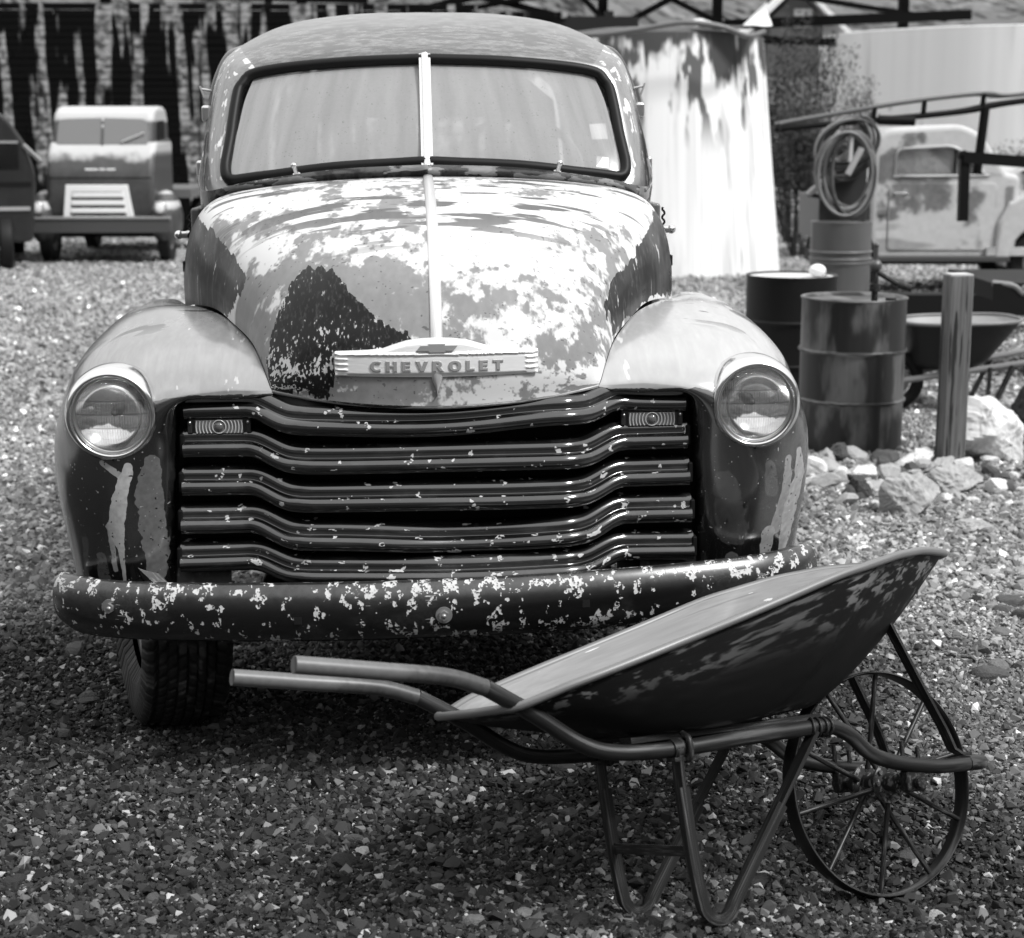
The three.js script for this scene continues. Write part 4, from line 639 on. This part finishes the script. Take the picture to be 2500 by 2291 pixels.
{ // second barrow
  const t = thing('garden_barrow', 'grey wheelbarrow with flared tray behind the wooden post', 'wheelbarrow', [2.83, yg(2.83, -10.9), -10.9], 0.06);
  const n = 64, ang = [...Array(n)].map((_, i) => i / n * 6.2832), sup = (c) => Math.sign(c) * Math.abs(c) ** 0.7, ring = (a, b, y, dx = 0) => ang.map((q) => [dx + a * sup(Math.cos(q)), y + 0.01 * Math.cos(q), b * sup(Math.sin(q))]);
  obj('tray', [loft([ring(0.02, 0.02, 0.29, -0.05), ring(0.2, 0.16, 0.29, -0.06), ring(0.24, 0.2, 0.33, -0.05), ring(0.34, 0.27, 0.52, 0), ring(0.37, 0.3, 0.58, 0.01)])], M('tray2', { c: 0.015, r: 0.5, spec: 0.5 }), t);
  obj('tray_lining', [loft([ring(0.02, 0.02, 0.297, -0.05), ring(0.19, 0.15, 0.297, -0.06), ring(0.33, 0.26, 0.52, 0), ring(0.365, 0.295, 0.58, 0.01)], true)], M('tray2in', { c: 0.3, r: 0.5 }), t);
  obj('tray_rim', tube(ring(0.37, 0.3, 0.582, 0.01).filter((_, i) => i % 2 === 0), 0.012, 90, 8, true), M('tray2rim', { c: 0.15, r: 0.4 }), t);
  for (const s of [-1, 1]) { obj('handle', rod([-0.42, 0.2, s * 0.1], [0.95, 0.42, s * 0.27], 0.02), M('wood2', { c: 0.2, r: 0.8 }), t); obj('leg', [bar([0.16, 0.3, s * 0.2], [0.14, 0.0, s * 0.22], 0.03, 0.02), bar([0.3, 0.31, s * 0.21], [0.16, 0.0, s * 0.22], 0.03, 0.02)], darkMetal, t); }
  const w = obj('wheel', toZ(new THREE.TorusGeometry(0.16, 0.04, 12, 32).rotateX(Math.PI / 2)).translate(-0.4, 0.2, 0), rubber, t); obj('hub', toZ(cyl(0.1, 0.1, 0.05, 20)).translate(-0.4, 0.2, 0), M('hub2', { c: 0.2, r: 0.5 }), w);
}
{ // black low trailer on the right edge, and the small crate
  const t = thing('flat_trailer', 'low black flatbed trailer frame at the edge of the yard', 'trailer', [4.1, yg(4.1, -13), -13]);
  obj('deck', box(2.4, 0.12, 1.3, 0.55, 0.64, 0), M('trailer', { c: 0.008, r: 0.6, spec: 0.3 }), t);
  obj('drawbar', [tube([[-0.65, 0.7, 0.62], [-0.5, 0.68, 0.64], [-0.42, 0.62, 0.64], [-0.36, 0.68, 0.64], [0.6, 0.68, 0.66]], 0.022, 50, 8)], M('drawbar', { c: 0.2, r: 0.5 }), t);
  for (const x of [-0.25, 0.9]) obj('support', box(0.16, 0.6, 0.16, x, 0.3, 0.5), M('trailer', {}), t);
  const s = thing('skid_beam', 'long black beam lying under the pickup', 'beam', [4.1, yg(4.1, -16), -15.8]);
  obj('beam', box(3.2, 0.2, 0.25, -0.1, 0.24, 0, 0, 0.04, 0, 0.01), M('trailer', {}), s);
  obj('foot', [box(0.2, 0.14, 0.3, 0.9, 0.07, 0)], M('trailer', {}), s); obj('foot', [box(0.2, 0.14, 0.3, -1.2, 0.07, 0)], M('trailer', {}), s);
  const c = thing('black_crate', 'small black crate beyond the second wheelbarrow', 'crate', [2.83, yg(2.8, -12.5), -12.5]);
  obj('box', box(0.3, 0.16, 0.25, 0, 0.08, 0, 0, 0, 0, 0.01), black, c); obj('lid', box(0.32, 0.02, 0.27, 0, 0.17, 0), M('crateLid', { c: 0.05, r: 0.5 }), c);
}
// ---------------------------------------------------------------- pickup with boom
function wheelParts(parent, x, y, z, r, side, rimTone) {
  const prof = [[r * 0.58, -0.08], [r * 0.8, -0.095], [r * 0.95, -0.085], [r, -0.06], [r, 0.06], [r * 0.95, 0.085], [r * 0.8, 0.095], [r * 0.58, 0.08]];
  const place = (g) => (side === 'z' ? toZ(g) : g.rotateZ(Math.PI / 2)).translate(x, y, z);
  const w = obj('wheel', place(lathe([[0, 0.03], [r * 0.2, 0.05], [r * 0.3, 0.02], [r * 0.5, 0.03], [r * 0.58, 0.075], [r * 0.6, 0.075], [r * 0.6, -0.07], [0, -0.06]], 36)), M('rim' + rimTone, { c: rimTone, r: 0.4, cc: 0.3 }), parent);
  obj('tyre', place(lathe(prof, 40)), rubber, w); return w;
}
{
  const t = thing('pickup_truck', 'pale patchy old pickup facing sideways beyond the drums', 'truck', [4.12, -0.22, -20.4]);
  const wt = tex(512, 512, (u, v) => { const a = fbm(u * 7 + 2, v * 7 + 2, 5, 181), f = fbm(u * 50, v * 50, 3, 182); return 0.46 + 0.1 * f - 0.36 * sstep(0.55, 0.68, a) - 0.18 * sstep(0.62, 0.7, fbm(u * 3, v * 11, 3, 183)); });
  wt.repeat.set(0.4, 0.4); const pm = M('pickup', { map: wt, r: 0.4, cc: 0.4, ccr: 0.15 });
  const win = roundPoly([[0.2, 1.32], [0.2, 1.62], [0.86, 1.66], [1.22, 1.33]], [0.04, 0.1, 0.12, 0.04]);
  const cab = roundPoly([[0, 0.44], [0, 1.2], [0.02, 1.78], [0.9, 1.84], [1.12, 1.74], [1.42, 1.3], [1.55, 1.28], [1.55, 0.44]], [0.05, 0.05, 0.16, 0.1, 0.1, 0.05, 0.02, 0.04]);
  obj('cab', extrude(cab, 1.4, 0.06, [win], 6).translate(0, 0, -0.7), pm, t);
  const d = obj('door', extrude(roundPoly([[0.14, 0.5], [0.14, 1.24], [1.34, 1.24], [1.34, 0.5]], 0.06), 0.012, 0.006).translate(0, 0, 0.757), pm, t);
  obj('door_handle', box(0.16, 0.03, 0.03, 0.26, 1.13, 0.795, 0, 0, 0, 0.01), chrome, d);
  const fr = obj('door_window', extrude(win, 0.006).translate(0, 0, 0.72), M('grime', { c: 0.6, r: 0.1, t: 0.75 }), d);
  obj('vent_post', box(0.022, 0.36, 0.02, 0.87, 1.48, 0.74), black, d);
  obj('window_trim', tube(win.map(([x, y]) => [x, y, 0.765]), 0.016, 120, 6, true), pm, d);
  obj('seat', [box(0.3, 0.5, 1.3, 0.22, 1.15, 0, 0, 0, 0.1, 0.05)], black, t);
  obj('windshield', box(0.02, 0.52, 1.3, 1.28, 1.52, 0, 0, 0, 0.6), M('grime', {}), t);
  obj('hood', extrude(roundPoly([[1.5, 0.9], [1.5, 1.3], [1.7, 1.4], [2.7, 1.38], [3.0, 1.2], [3.05, 0.9]], [0.02, 0.05, 0.1, 0.2, 0.2, 0.05]), 1.05, 0.1).translate(0, 0, -0.525), pm, t);
  const arch = []; for (let i = 0; i <= 16; i++) { const a = Math.PI * (1 - i / 16); arch.push([1.87 + 0.47 * Math.cos(a), 0.36 + 0.47 * Math.sin(a)]); }
  const fpoly = [[1.32, 0.44], [1.36, 0.8], [1.45, 1.0], [1.62, 1.09], [2.2, 1.1], [2.6, 0.98], [2.75, 0.7], [2.72, 0.44], ...arch.slice().reverse()];
  obj('fender', extrude(fpoly, 0.3, 0.04).translate(0.06, 0, 0.5), pm, t);
  obj('louver', [...Array(9)].map((_, i) => box(0.08, 0.012, 0.01, 1.5, 0.98 + i * 0.028, 0.77)), M('louver', { c: 0.3, r: 0.5 }), t);
  obj('running_board', box(1.5, 0.06, 0.25, 0.75, 0.4, 0.78, 0, 0, 0, 0.01), M('board', { c: 0.05, r: 0.6 }), t);
  obj('sill', box(0.5, 0.1, 0.05, 1.5, 0.48, 0.8, 0, 0, 0, 0.01), pm, t);
  wheelParts(t, 1.9, 0.36, 0.68, 0.37, 'z', 0.1); wheelParts(t, 1.9, 0.36, -0.6, 0.37, 'z', 0.1); wheelParts(t, -0.3, 0.36, 0.68, 0.37, 'z', 0.1);
  obj('bed', [box(0.6, 0.5, 1.4, -0.34, 0.85, 0, 0, 0, 0, 0.02)], M('bed', { c: 0.06, r: 0.6 }), t);
  obj('chassis', box(3.4, 0.14, 0.9, 1.1, 0.38, 0), black, t);
}
{
  const t = thing('crane_boom', 'long lattice boom of two thin rails stretched above the pickup', 'boom', [3.8, -0.22, -17]);
  const P = (x, y, z = 0) => [x - 3.8, y + 0.22, z], rm = M('boomRail', { c: 0.005, r: 0.6, spec: 0.3 }), rl = M('boomPale', { c: 0.1, r: 0.5 });
  for (const z of [0, -0.35]) {
    obj('rail', tube([P(2.6, 1.61, z), P(2.74, 1.63, z), P(4.28, 1.77, z), P(4.95, 1.88, z), P(7, 2.1, z)], 0.028, 60, 8), rm, t);
    obj('rail', tube([P(2.6, 1.66, z), P(2.74, 1.69, z), P(3.76, 1.86, z), P(4.55, 1.95, z), P(5.0, 1.95, z), P(7, 2.25, z)], 0.02, 60, 8), rl, t);
  }
  for (const [x, a, b] of [[3.5, 1.7, 1.82], [3.98, 1.74, 1.88], [4.55, 1.8, 1.95], [5.2, 1.9, 2.0]]) obj('tie', rod(P(x, a), P(x + 0.01, b), 0.025), rm, t);
  obj('leg', rod(P(4.58, 1.82), P(4.53, 1.18), 0.045, 12), rm, t);
  obj('leg', rod(P(6.4, 2.0), P(6.5, -0.2), 0.05, 12), rm, t);
  obj('hook', [rod(P(3.55, 1.7), P(3.9, 1.69), 0.05, 10)], rm, t);
  const b = thing('steel_bracket', 'thick black angled steel arm in front of the pickup door', 'bracket', [4.36, -0.2, -16.8]);
  obj('arm', bar([-0.03, 1.55, 0], [1.4, 1.44, 0], 0.11, 0.12), rm, b); obj('knuckle', new THREE.SphereGeometry(0.055, 16, 12).translate(-0.02, 1.56, 0), rm, b);
  obj('drop', bar([-0.01, 1.55, 0], [0.0, 0.94, 0], 0.09, 0.09), rm, b); obj('stanchion', bar([1.3, 1.44, 0], [1.35, 0, 0], 0.12, 0.12), rm, b);
}
// ---------------------------------------------------------------- tanks
function tank(name, label, cx, cz, r0, r1, h, base, tx) {
  const t = thing(name, label, 'tank', [cx, base, cz]);
  obj('shell', lathe([[r0, 0], [lerp(r0, r1, 0.5), h * 0.5], [r1, h], [r1 - 0.05, h + 0.02], [r1 * 0.5, h + 0.12], [0, h + 0.16]], 96), M(name, { map: tx, r: 0.75, bump: tx, bs: 0.01 }), t);
  return t;
}
const tankTex = tex(2048, 512, (u, v) => { // dark tarry stain under the rim with runs, grey vertical streaks lower down
  const n = fbm(u * 46, v * 4.5, 5, 191), s = fbm(u * 210, v * 4, 3, 192), b = fbm(u * 34 + 4, v * 14, 4, 193), t = v / 0.4;
  let w = 0.82 - 0.2 * sstep(0.5, 0.78, n) - 0.1 * sstep(0.5, 0.75, s);
  w = lerp(w, 0.05, sstep(-0.03, 0.05, t - 0.88 + 0.4 * (b - 0.5) + 0.1 * (s - 0.5)));
  w = lerp(w, 0.1, sstep(0.66, 0.7, fbm(u * 40 + 1, v * 9 + 3, 4, 195)) * sstep(0.5, 0.72, t));
  w *= 1 - 0.5 * sstep(0.62, 0.72, fbm(u * 60 + 9, v * 6, 4, 196)) * (0.4 + 0.6 * s);
  return w;
});
tank('white_tank', 'white stained steel tank right behind the panel truck', 1.86, -24.1, 1.86, 1.55, 3.2, -0.36, tankTex).rotation.y = 1.1;
const tankTex2 = tex(1024, 256, (u, v) => 0.86 - 0.2 * sstep(0.6, 0.8, fbm(u * 70, v * 2, 4, 197)) - 0.08 * fbm(u * 200, v * 3, 2, 198) - (fbm(u * 60, v * 16, 2, 199) > 0.82 ? 0.3 : 0));
tank('pale_tank', 'wide pale tank behind the pickup and bushes', 11.0, -37.6, 4.4, 4.4, 3.95, -0.36, tankTex2);
{
  const p = thing('rim_pipe', 'wavy black pipe lying along the rim of the white tank', 'pipe', [1.86, 2.8, -22.3]);
  obj('pipe', tube([[-1.6, 0.0, -0.1], [-0.9, -0.02, 0.15], [-0.32, 0.04, 0.2], [0.27, 0.13, 0.2], [0.75, 0.09, 0.12], [1.1, -0.02, 0], [1.36, 0.05, -0.3]], 0.035, 80, 8), M('rimPipe', { c: 0.12, r: 0.4 }), p);
  const m = thing('bent_sheet', 'crumpled white metal sheet on top of the tank rim', 'metal sheet', [2.9, 2.86, -22.6]);
  obj('sheet', gridGeo((u, v) => [lerp(-0.55, 0.42, v), 0.05 + 0.12 * Math.sin(v * 5 + 1) * u + 0.28 * u * sstep(0.45, 0.9, v) + 0.03 * fbm(u * 6, v * 8, 2, 5), -0.6 * u], 10, 24), M('sheet', { c: 0.8, r: 0.4, m: 0.2 }), m);
}
// ---------------------------------------------------------------- plank wall on the far left, with tar runs down pale boards
{
  const t = thing('plank_wall', 'tall dark wall of stacked horizontal planks streaked with tar', 'wall', [-5.6, -0.45, -33], 3 * D);
  const W = 16, Hh = 4.4;
  const wt = tex(1024, 512, (u, v) => {
    const n = fbm(u * 92, v * 1.8, 4, 201), s = fbm(u * 80, v * 7, 3, 202), b = fbm(u * 150, v * 50, 3, 203), low = 0.05 * (1 - v);
    return 0.004 + (0.1 + 0.34 * b) * sstep(0.53, 0.63, n + 0.3 * (s - 0.5) + low - 0.05 * sstep(0.62, 0.8, u)) * (0.4 + 0.6 * sstep(0.3, 0.6, b));
  });
  const pm = M('plank', { map: wt, r: 0.85, spec: 0.15, bump: wt, bs: 0.01 }), R = rng(12), shared = {};
  for (let r = 0; r < 35; r++) {
    let x = -W / 2;
    while (x < W / 2 - 0.1) {
      const len = Math.min(W / 2 - x, 2.9 + 2.4 * R()), y = 0.063 + r * 0.126; if (y > 3.6 && x > 1.5) { x += len; continue; }
      const g = box(len - 0.012, 0.113, 0.05, 0, 0, 0), uv = g.attributes.uv, p = g.attributes.position;
      for (let i = 0; i < p.count; i++) uv.setXY(i, (p.getX(i) + x + len / 2) / W + 0.5, (p.getY(i) + y) / Hh);
      const o = obj('plank', g, pm, t); o.position.set(x + len / 2, y, 0.02 * R()); o.rotation.z = 0.004 * (R() - 0.5); x += len;
    }
  }
  obj('backing', box(W, 4.2, 0.04, 0, 2.1, -0.05), M('upright', { c: 0.008, r: 0.9 }), t);
  for (let i = 0; i < 8; i++) obj('upright', box(0.16, 4.3, 0.14, -7.6 + i * 2.15, 2.15, -0.12), M('upright', { c: 0.03, r: 0.9 }), t);
}
{ // timbers above it
  const R = rng(31), bm = M('timber', { c: 0.005, r: 0.8, spec: 0.1 });
  const t = thing('timber_trestle', 'tangle of dark trestle timbers above the plank wall and tanks', 'trestle', [0, -0.3, -37]);
  for (const [a, b, w] of [[[-9, 4.3], [8, 3.7], 0.16], [[-3.6, 4.0], [0.6, 5.0], 0.14], [[-2.4, 5.1], [1.7, 4.1], 0.13], [[-1.6, 4.3], [1.8, 4.9], 0.1], [[0.9, 5.2], [2.1, 4.0], 0.1], [[1.9, 3.9], [4.2, 5.1], 0.13], [[2.3, 5.1], [4.4, 4.1], 0.1], [[-9, 4.75], [-3, 4.6], 0.12], [[-5.2, 3.8], [-4.9, 5.2], 0.14], [[-4.2, 4.2], [-3.3, 4.26], 0.3], [[4.4, 4.1], [9.5, 4.3], 0.2], [[5, 4.8], [9, 4.2], 0.1]]) obj('beam', bar([...a, 0.3 * R()], [...b, 0.3 * R()], w, 0.16), bm, t);
  for (const x of [-8.5, -4.4, -1.2, 1.9, 4.3, 8.2]) obj('post', box(0.2, 5, 0.2, x, 2.5, -0.2), bm, t);
}
// ---------------------------------------------------------------- cab-over truck, dark bus, house
{
  const t = thing('cabover_truck', 'snub-nosed cab-over truck with barred grille on the far left', 'truck', [-6.12, -0.34, -26], 2 * D);
  const ct = tex(512, 512, (u, v) => { const y = v * 2.5, n = fbm(u * 12, v * 12, 4, 211), f = fbm(u * 50, v * 50, 3, 212), e = 1.58 + 0.3 * (n - 0.5); return 0.022 + 0.035 * n + 0.02 * f + 0.42 * Math.max(sstep(-0.07, 0.07, y - e) * (y < 1.79 ? 1 : 0), sstep(2.08, 2.14, y + 0.06 * (n - 0.5))); });
  const cm = M('cabover', { map: ct, r: 0.45, cc: 0.3, ccr: 0.2 });
  const planar = (g) => { g.rotateY(-Math.PI / 2); const p = g.attributes.position, uv = g.attributes.uv; for (let i = 0; i < p.count; i++) uv.setXY(i, (p.getX(i) + 1.2) / 2.5, p.getY(i) / 2.5); return g; };
  obj('cab', planar(extrude(roundPoly([[-0.02, 0.55], [0.06, 1.0], [0.03, 1.3], [-0.06, 1.55], [-0.26, 1.74], [-1.6, 1.78], [-1.6, 0.55]], [0.05, 0.1, 0.1, 0.15, 0.12, 0.05, 0.05]), 1.44, 0.08).translate(0, 0, -0.72)), cm, t);
  const roof = obj('cab_top', planar(extrude(roundPoly([[-0.24, 1.7], [-0.42, 2.16], [-0.62, 2.24], [-1.45, 2.26], [-1.6, 2.1], [-1.6, 1.7]], [0.03, 0.08, 0.08, 0.12, 0.1, 0.03]), 1.34, 0.08).translate(0, 0, -0.67)), cm, t);
  const wm = M('farGlass', { c: 0.14, r: 0.08, cc: 1 });
  for (const s of [-1, 1]) { const q = roundPoly(s < 0 ? [[-0.68, 0], [-0.015, 0], [-0.015, 0.42], [-0.66, 0.4]] : [[0.015, 0], [0.68, 0], [0.66, 0.4], [0.015, 0.42]], [s < 0 ? 0.06 : 0.02, s < 0 ? 0.02 : 0.06, s < 0 ? 0.02 : 0.1, s < 0 ? 0.1 : 0.02]); obj('windshield_pane', extrude(q, 0.02).rotateX(-0.37).translate(0, 1.75, -0.18), wm, t); }
  obj('center_post', box(0.03, 0.46, 0.03, 0, 1.95, -0.235, -0.37), cm, t);
  obj('wiper', bar([0.3, 1.8, -0.14], [0.62, 1.93, -0.2], 0.03, 0.02), oldChrome, t);
  const dw = roundPoly([[-0.5, 1.72], [-0.62, 2.1], [-1.2, 2.12], [-1.2, 1.72]], 0.06); obj('side_window', planar(extrude(dw, 0.02).translate(0, 0, -0.765)), black, t); obj('side_window', planar(extrude(dw, 0.02).translate(0, 0, 0.745)), black, t);
  obj('badge', [box(0.2, 0.1, 0.03, -0.13, 1.36, 0.07, 0, 0, 0, 0.02), box(0.1, 0.1, 0.03, 0.03, 1.36, 0.07, 0, 0, 0, 0.03), box(0.14, 0.1, 0.03, 0.16, 1.36, 0.07, 0, 0, 0, 0.04), box(0.5, 0.05, 0.02, 0.02, 1.36, 0.06, 0, 0, 0, 0.01)], M('badge', { c: 0.65, r: 0.4 }), t);
  obj('hood_seam', box(1.5, 0.014, 0.02, 0, 1.27, 0.108), black, t);
  const gf = extrude([[-0.56, 0.62], [-0.5, 1.16], [0.4, 1.16], [0.48, 0.62]], 0.04, 0.01, [[[-0.47, 0.62], [-0.42, 1.07], [0.32, 1.07], [0.39, 0.62]]]).translate(0, 0, 0.1), grille = obj('grille', gf, M('grilleFar', { c: 0.85, r: 0.4 }), t);
  obj('grille_shadow_box', box(0.82, 0.5, 0.02, -0.04, 0.86, 0.105), black, grille);
  for (let i = 0; i < 4; i++) obj('grille_bar', box(0.76 + 0.03 * i, 0.07, 0.05, -0.04, 1.02 - i * 0.115, 0.13, 0, 0, 0, 0.012), M('grilleFar', {}), grille);
  const bump = obj('bumper', [box(2.12, 0.2, 0.12, 0, 0.57, 0.3, 0, 0, 0, 0.015)], M('bumperFar', { c: 0.06, r: 0.5 }), t); obj('bumper_cap', box(2.1, 0.04, 0.16, 0, 0.69, 0.3, 0, 0, 0, 0.01), M('bumperCap', { c: 0.22, r: 0.5 }), bump);
  for (const s of [-1, 1]) {
    obj('fender', new THREE.SphereGeometry(1, 28, 18).scale(0.24, 0.42, 0.5).translate(s * 0.9, 0.66, -0.25), cm, t);
    const hl = obj('headlight', toZ(lathe([[0.07, 0.05], [0.095, 0.04], [0.1, 0.0], [0.07, -0.12], [0, -0.15]], 32)).translate(s * 0.9, 0.84, 0.28), M('lampFar', { c: 0.4, r: 0.3, m: 0.5 }), t);
    obj('lens', new THREE.SphereGeometry(0.085, 20, 12).scale(1, 1, 0.35).translate(s * 0.9, 0.84, 0.31), M('lampLens', { c: 0.85, r: 0.15 }), hl);
    wheelParts(t, s * 0.88, 0.42, -0.35, 0.43, 'x', 0.5); wheelParts(t, s * 0.9, 0.42, -3.6, 0.43, 'x', 0.2);
  }
  obj('marker_light', [0.62, 0.72].map((x) => new THREE.SphereGeometry(0.035, 10, 8).translate(x, 2.28, -0.75)), M('badge', {}), t);
  obj('chassis', [box(0.12, 0.2, 4.4, -0.4, 0.6, -2.2), box(0.12, 0.2, 4.4, 0.4, 0.6, -2.2), rod([-0.8, 0.42, -0.35], [0.8, 0.42, -0.35], 0.05)], black, t);
  obj('bed', box(2.1, 0.14, 2.8, 0, 0.98, -3.2), M('bedFar', { c: 0.12, r: 0.7 }), t);
}
{
  const t = thing('dark_bus', 'dark bus-like van with small divided windows, cut by the picture edge', 'bus', [-7.82, -0.3, -24.2], 17 * D);
  const dm = M('bus', { map: tex(256, 256, (u, v) => 0.008 + 0.012 * fbm(u * 10, v * 10, 4, 221)), r: 0.4, cc: 0.2 });
  obj('body', extrude(roundPoly([[-1.05, 0.42], [1.05, 0.42], [1.12, 1.3], [1.0, 1.72], [0.72, 2.16], [-0.72, 2.16], [-1.0, 1.72], [-1.12, 1.3]], [0.05, 0.05, 0.1, 0.05, 0.2, 0.2, 0.05, 0.1]), 4.4, 0.05).translate(0, 0, -4.4), dm, t);
  obj('trim_strip', box(2.14, 0.05, 0.03, 0, 0.84, 0.06), M('busTrim', { c: 0.45, r: 0.4, m: 0.4 }), t);
  obj('belt_line', box(2.2, 0.06, 0.02, 0, 1.18, 0.055), black, t);
  for (const x of [-0.75, -0.3, 0.12, 0.42, 0.78]) { const w = obj('window', box(x > 0.5 ? 0.34 : 0.26, 0.34, 0.02, x, 1.56, 0.056), M('busGlass', { c: 0.008, r: 0.08, cc: 1 }), t); obj('window_frame', [box(0.025, 0.42, 0.03, x - 0.16, 1.56, 0.062), box(0.34, 0.03, 0.03, x, 1.76, 0.062)], M('busFrame', { c: 0.3, r: 0.5 }), w); }
  obj('lamp', [new THREE.SphereGeometry(0.06, 14, 10).translate(0.62, 1.82, 0.06)], M('busLamp', { c: 0.5, r: 0.3 }), t); obj('lamp', [new THREE.SphereGeometry(0.06, 14, 10).translate(0.32, 1.82, 0.06)], M('busLamp', {}), t);
  obj('mirror_arm', bar([1.02, 1.72, 0.06], [1.24, 1.5, 0.15], 0.05, 0.03), M('busFrame', {}), t);
  wheelParts(t, 0.72, 0.36, 0.05, 0.37, 'x', 0.35).rotation.y = 0; wheelParts(t, -0.9, 0.36, -0.5, 0.37, 'x', 0.2); wheelParts(t, 0.95, 0.36, -3.4, 0.37, 'x', 0.2);
  obj('chassis', box(1.5, 0.2, 4, 0, 0.4, -2.1), black, t);
}
{
  const t = thing('gable_house', 'small gabled house with white roof edges up on the hillside', 'house', [7.85, 3.2, -49]);
  obj('wall', extrude([[-0.75, 0], [0.75, 0], [0.75, 1.45], [0, 2.25], [-0.75, 1.45]], 3).translate(0, 0, -3), M('houseWall', { c: 0.08, r: 0.8 }), t);
  for (const s of [-1, 1]) obj('roof', bar([0, 2.45, -1.4], [s * 1.45, 1.1, -1.4], 0.12, 3.4), M('houseRoof', { c: 0.75, r: 0.7 }), t);
  const w = obj('window', box(0.5, 0.5, 0.04, 0.18, 1.52, 0.03), M('houseGlass', { c: 0.4, r: 0.3 }), t);
  obj('muntin', [box(0.02, 0.5, 0.03, 0.18, 1.52, 0.06), box(0.5, 0.02, 0.03, 0.18, 1.62, 0.06), box(0.5, 0.02, 0.03, 0.18, 1.42, 0.06)], M('muntin', { c: 0.7, r: 0.6 }), w);
  obj('chimney', box(0.3, 0.9, 0.3, -0.4, 2.5, -1.8), M('houseWall', {}), t);
}
// ---------------------------------------------------------------- bushes and hills
function bush(x, y, z, rx, ry, rz, n, tone, label, seed) {
  const t = thing('bush', label, 'bush', [x, y, z], 0, 'bushes between the tanks'), R = rng(seed), pos = [], ix = [], leafs = [];
  const stems = [];
  for (let s = 0; s < 16; s++) { const a = R() * 6.28, q = R(), tip = [Math.cos(a) * rx * q, ry * (1.2 + 0.8 * R()) * (1 - 0.35 * q), Math.sin(a) * rz * q]; stems.push(rod([0.1 * Math.cos(a), 0, 0.1 * Math.sin(a)], tip, 0.022, 5, 0.006)); for (let k = 0; k < n / 7; k++) { const u = 0.25 + 0.8 * Math.sqrt(R()), sp = 0.26; leafs.push([tip[0] * u + (R() - 0.5) * sp * 2, tip[1] * u + (R() - 0.5) * sp * 2, tip[2] * u + (R() - 0.5) * sp * 2]); } }
  for (const c of leafs) { const a = R() * 6.28, e = R() * 1.3, l = 0.03 + 0.045 * R(), w = l * 0.3, d = [Math.cos(a) * Math.cos(e), Math.sin(e), Math.sin(a) * Math.cos(e)], o = [-Math.sin(a) * w, (R() - 0.5) * w, Math.cos(a) * w], b = pos.length / 3; if (c[1] < 0.03) c[1] = 0.03; pos.push(...c, ...d.map((v, i) => c[i] + v * l * 0.5 + o[i]), ...d.map((v, i) => c[i] + v * l), ...d.map((v, i) => c[i] + v * l * 0.5 - o[i])); ix.push(b, b + 1, b + 2, b, b + 2, b + 3); }
  const g = new THREE.BufferGeometry(); g.setAttribute('position', new THREE.Float32BufferAttribute(pos, 3)); g.setIndex(ix); g.computeVertexNormals();
  obj('foliage', g, M('leaf' + tone, { c: tone, r: 0.9, t: 0.3 }), t); obj('stem', stems, M('bark', { c: 0.05, r: 0.9 }), t);
}
bush(4.55, -0.36, -27.5, 0.85, 1.5, 0.7, 5200, 0.07, 'dark tall bush hard against the edge of the white tank', 1);
bush(5.6, -0.36, -28.4, 0.9, 1.35, 0.7, 5200, 0.14, 'lighter feathery bush in front of the pale tank', 2);
bush(6.5, -0.36, -29, 0.8, 0.95, 0.6, 3600, 0.14, 'low bush just above the pickup cab roof', 3);
bush(8.5, -0.36, -28.5, 0.9, 0.95, 0.6, 3600, 0.12, 'small bush above the pickup hood', 4);
bush(5.0, -0.36, -31, 1.3, 2.1, 0.8, 6000, 0.03, 'deep black-green bush in the gap between the tanks', 5);
{ // bare hills; unseen side behind the camera added and raised to darken reflections
  const g = gridGeo((u, v) => { const a = v * 6.2832, r = lerp(44, 170, u ** 1.3), x = r * Math.cos(a), z = -12 + r * Math.sin(a), h = lerp(17, 58, sstep(-0.5, 0.7, Math.sin(a))) * (1 + 0.25 * Math.sin(a * 3 + 1)) * sstep(0, 0.8, u) * (0.55 + 0.9 * fbm(x * 0.05 + 60, z * 0.05 + 60, 5, 231)) + 1.6 * (fbm(x * 0.4, z * 0.4, 4, 233) - 0.5) * sstep(0, 0.1, u); return [x, h - 0.9 + 0.35 * 0, z]; }, 60, 240, true);
  const p = g.attributes.position, uv = g.attributes.uv; for (let i = 0; i < p.count; i++) uv.setXY(i, (p.getX(i) + p.getY(i)) / 14, (p.getZ(i) + p.getY(i) * 0.7) / 14);
  const ht = tex(1024, 1024, (u, v) => { const w = (a, k, s) => { const q = fbm(u * k, v * k, 4, s), e = Math.min(u, v, 1 - u, 1 - v); return lerp(0.5, q, sstep(0, 0.06, e)); }; return 0.03 + 0.15 * w(0, 18, 241) * w(0, 40, 242) * 2 - 0.09 * sstep(0.5, 0.62, w(0, 26, 243)); });
  struct('hillside', g, M('hill', { map: ht, r: 0.95 }));
}
renderer.render(scene, camera);
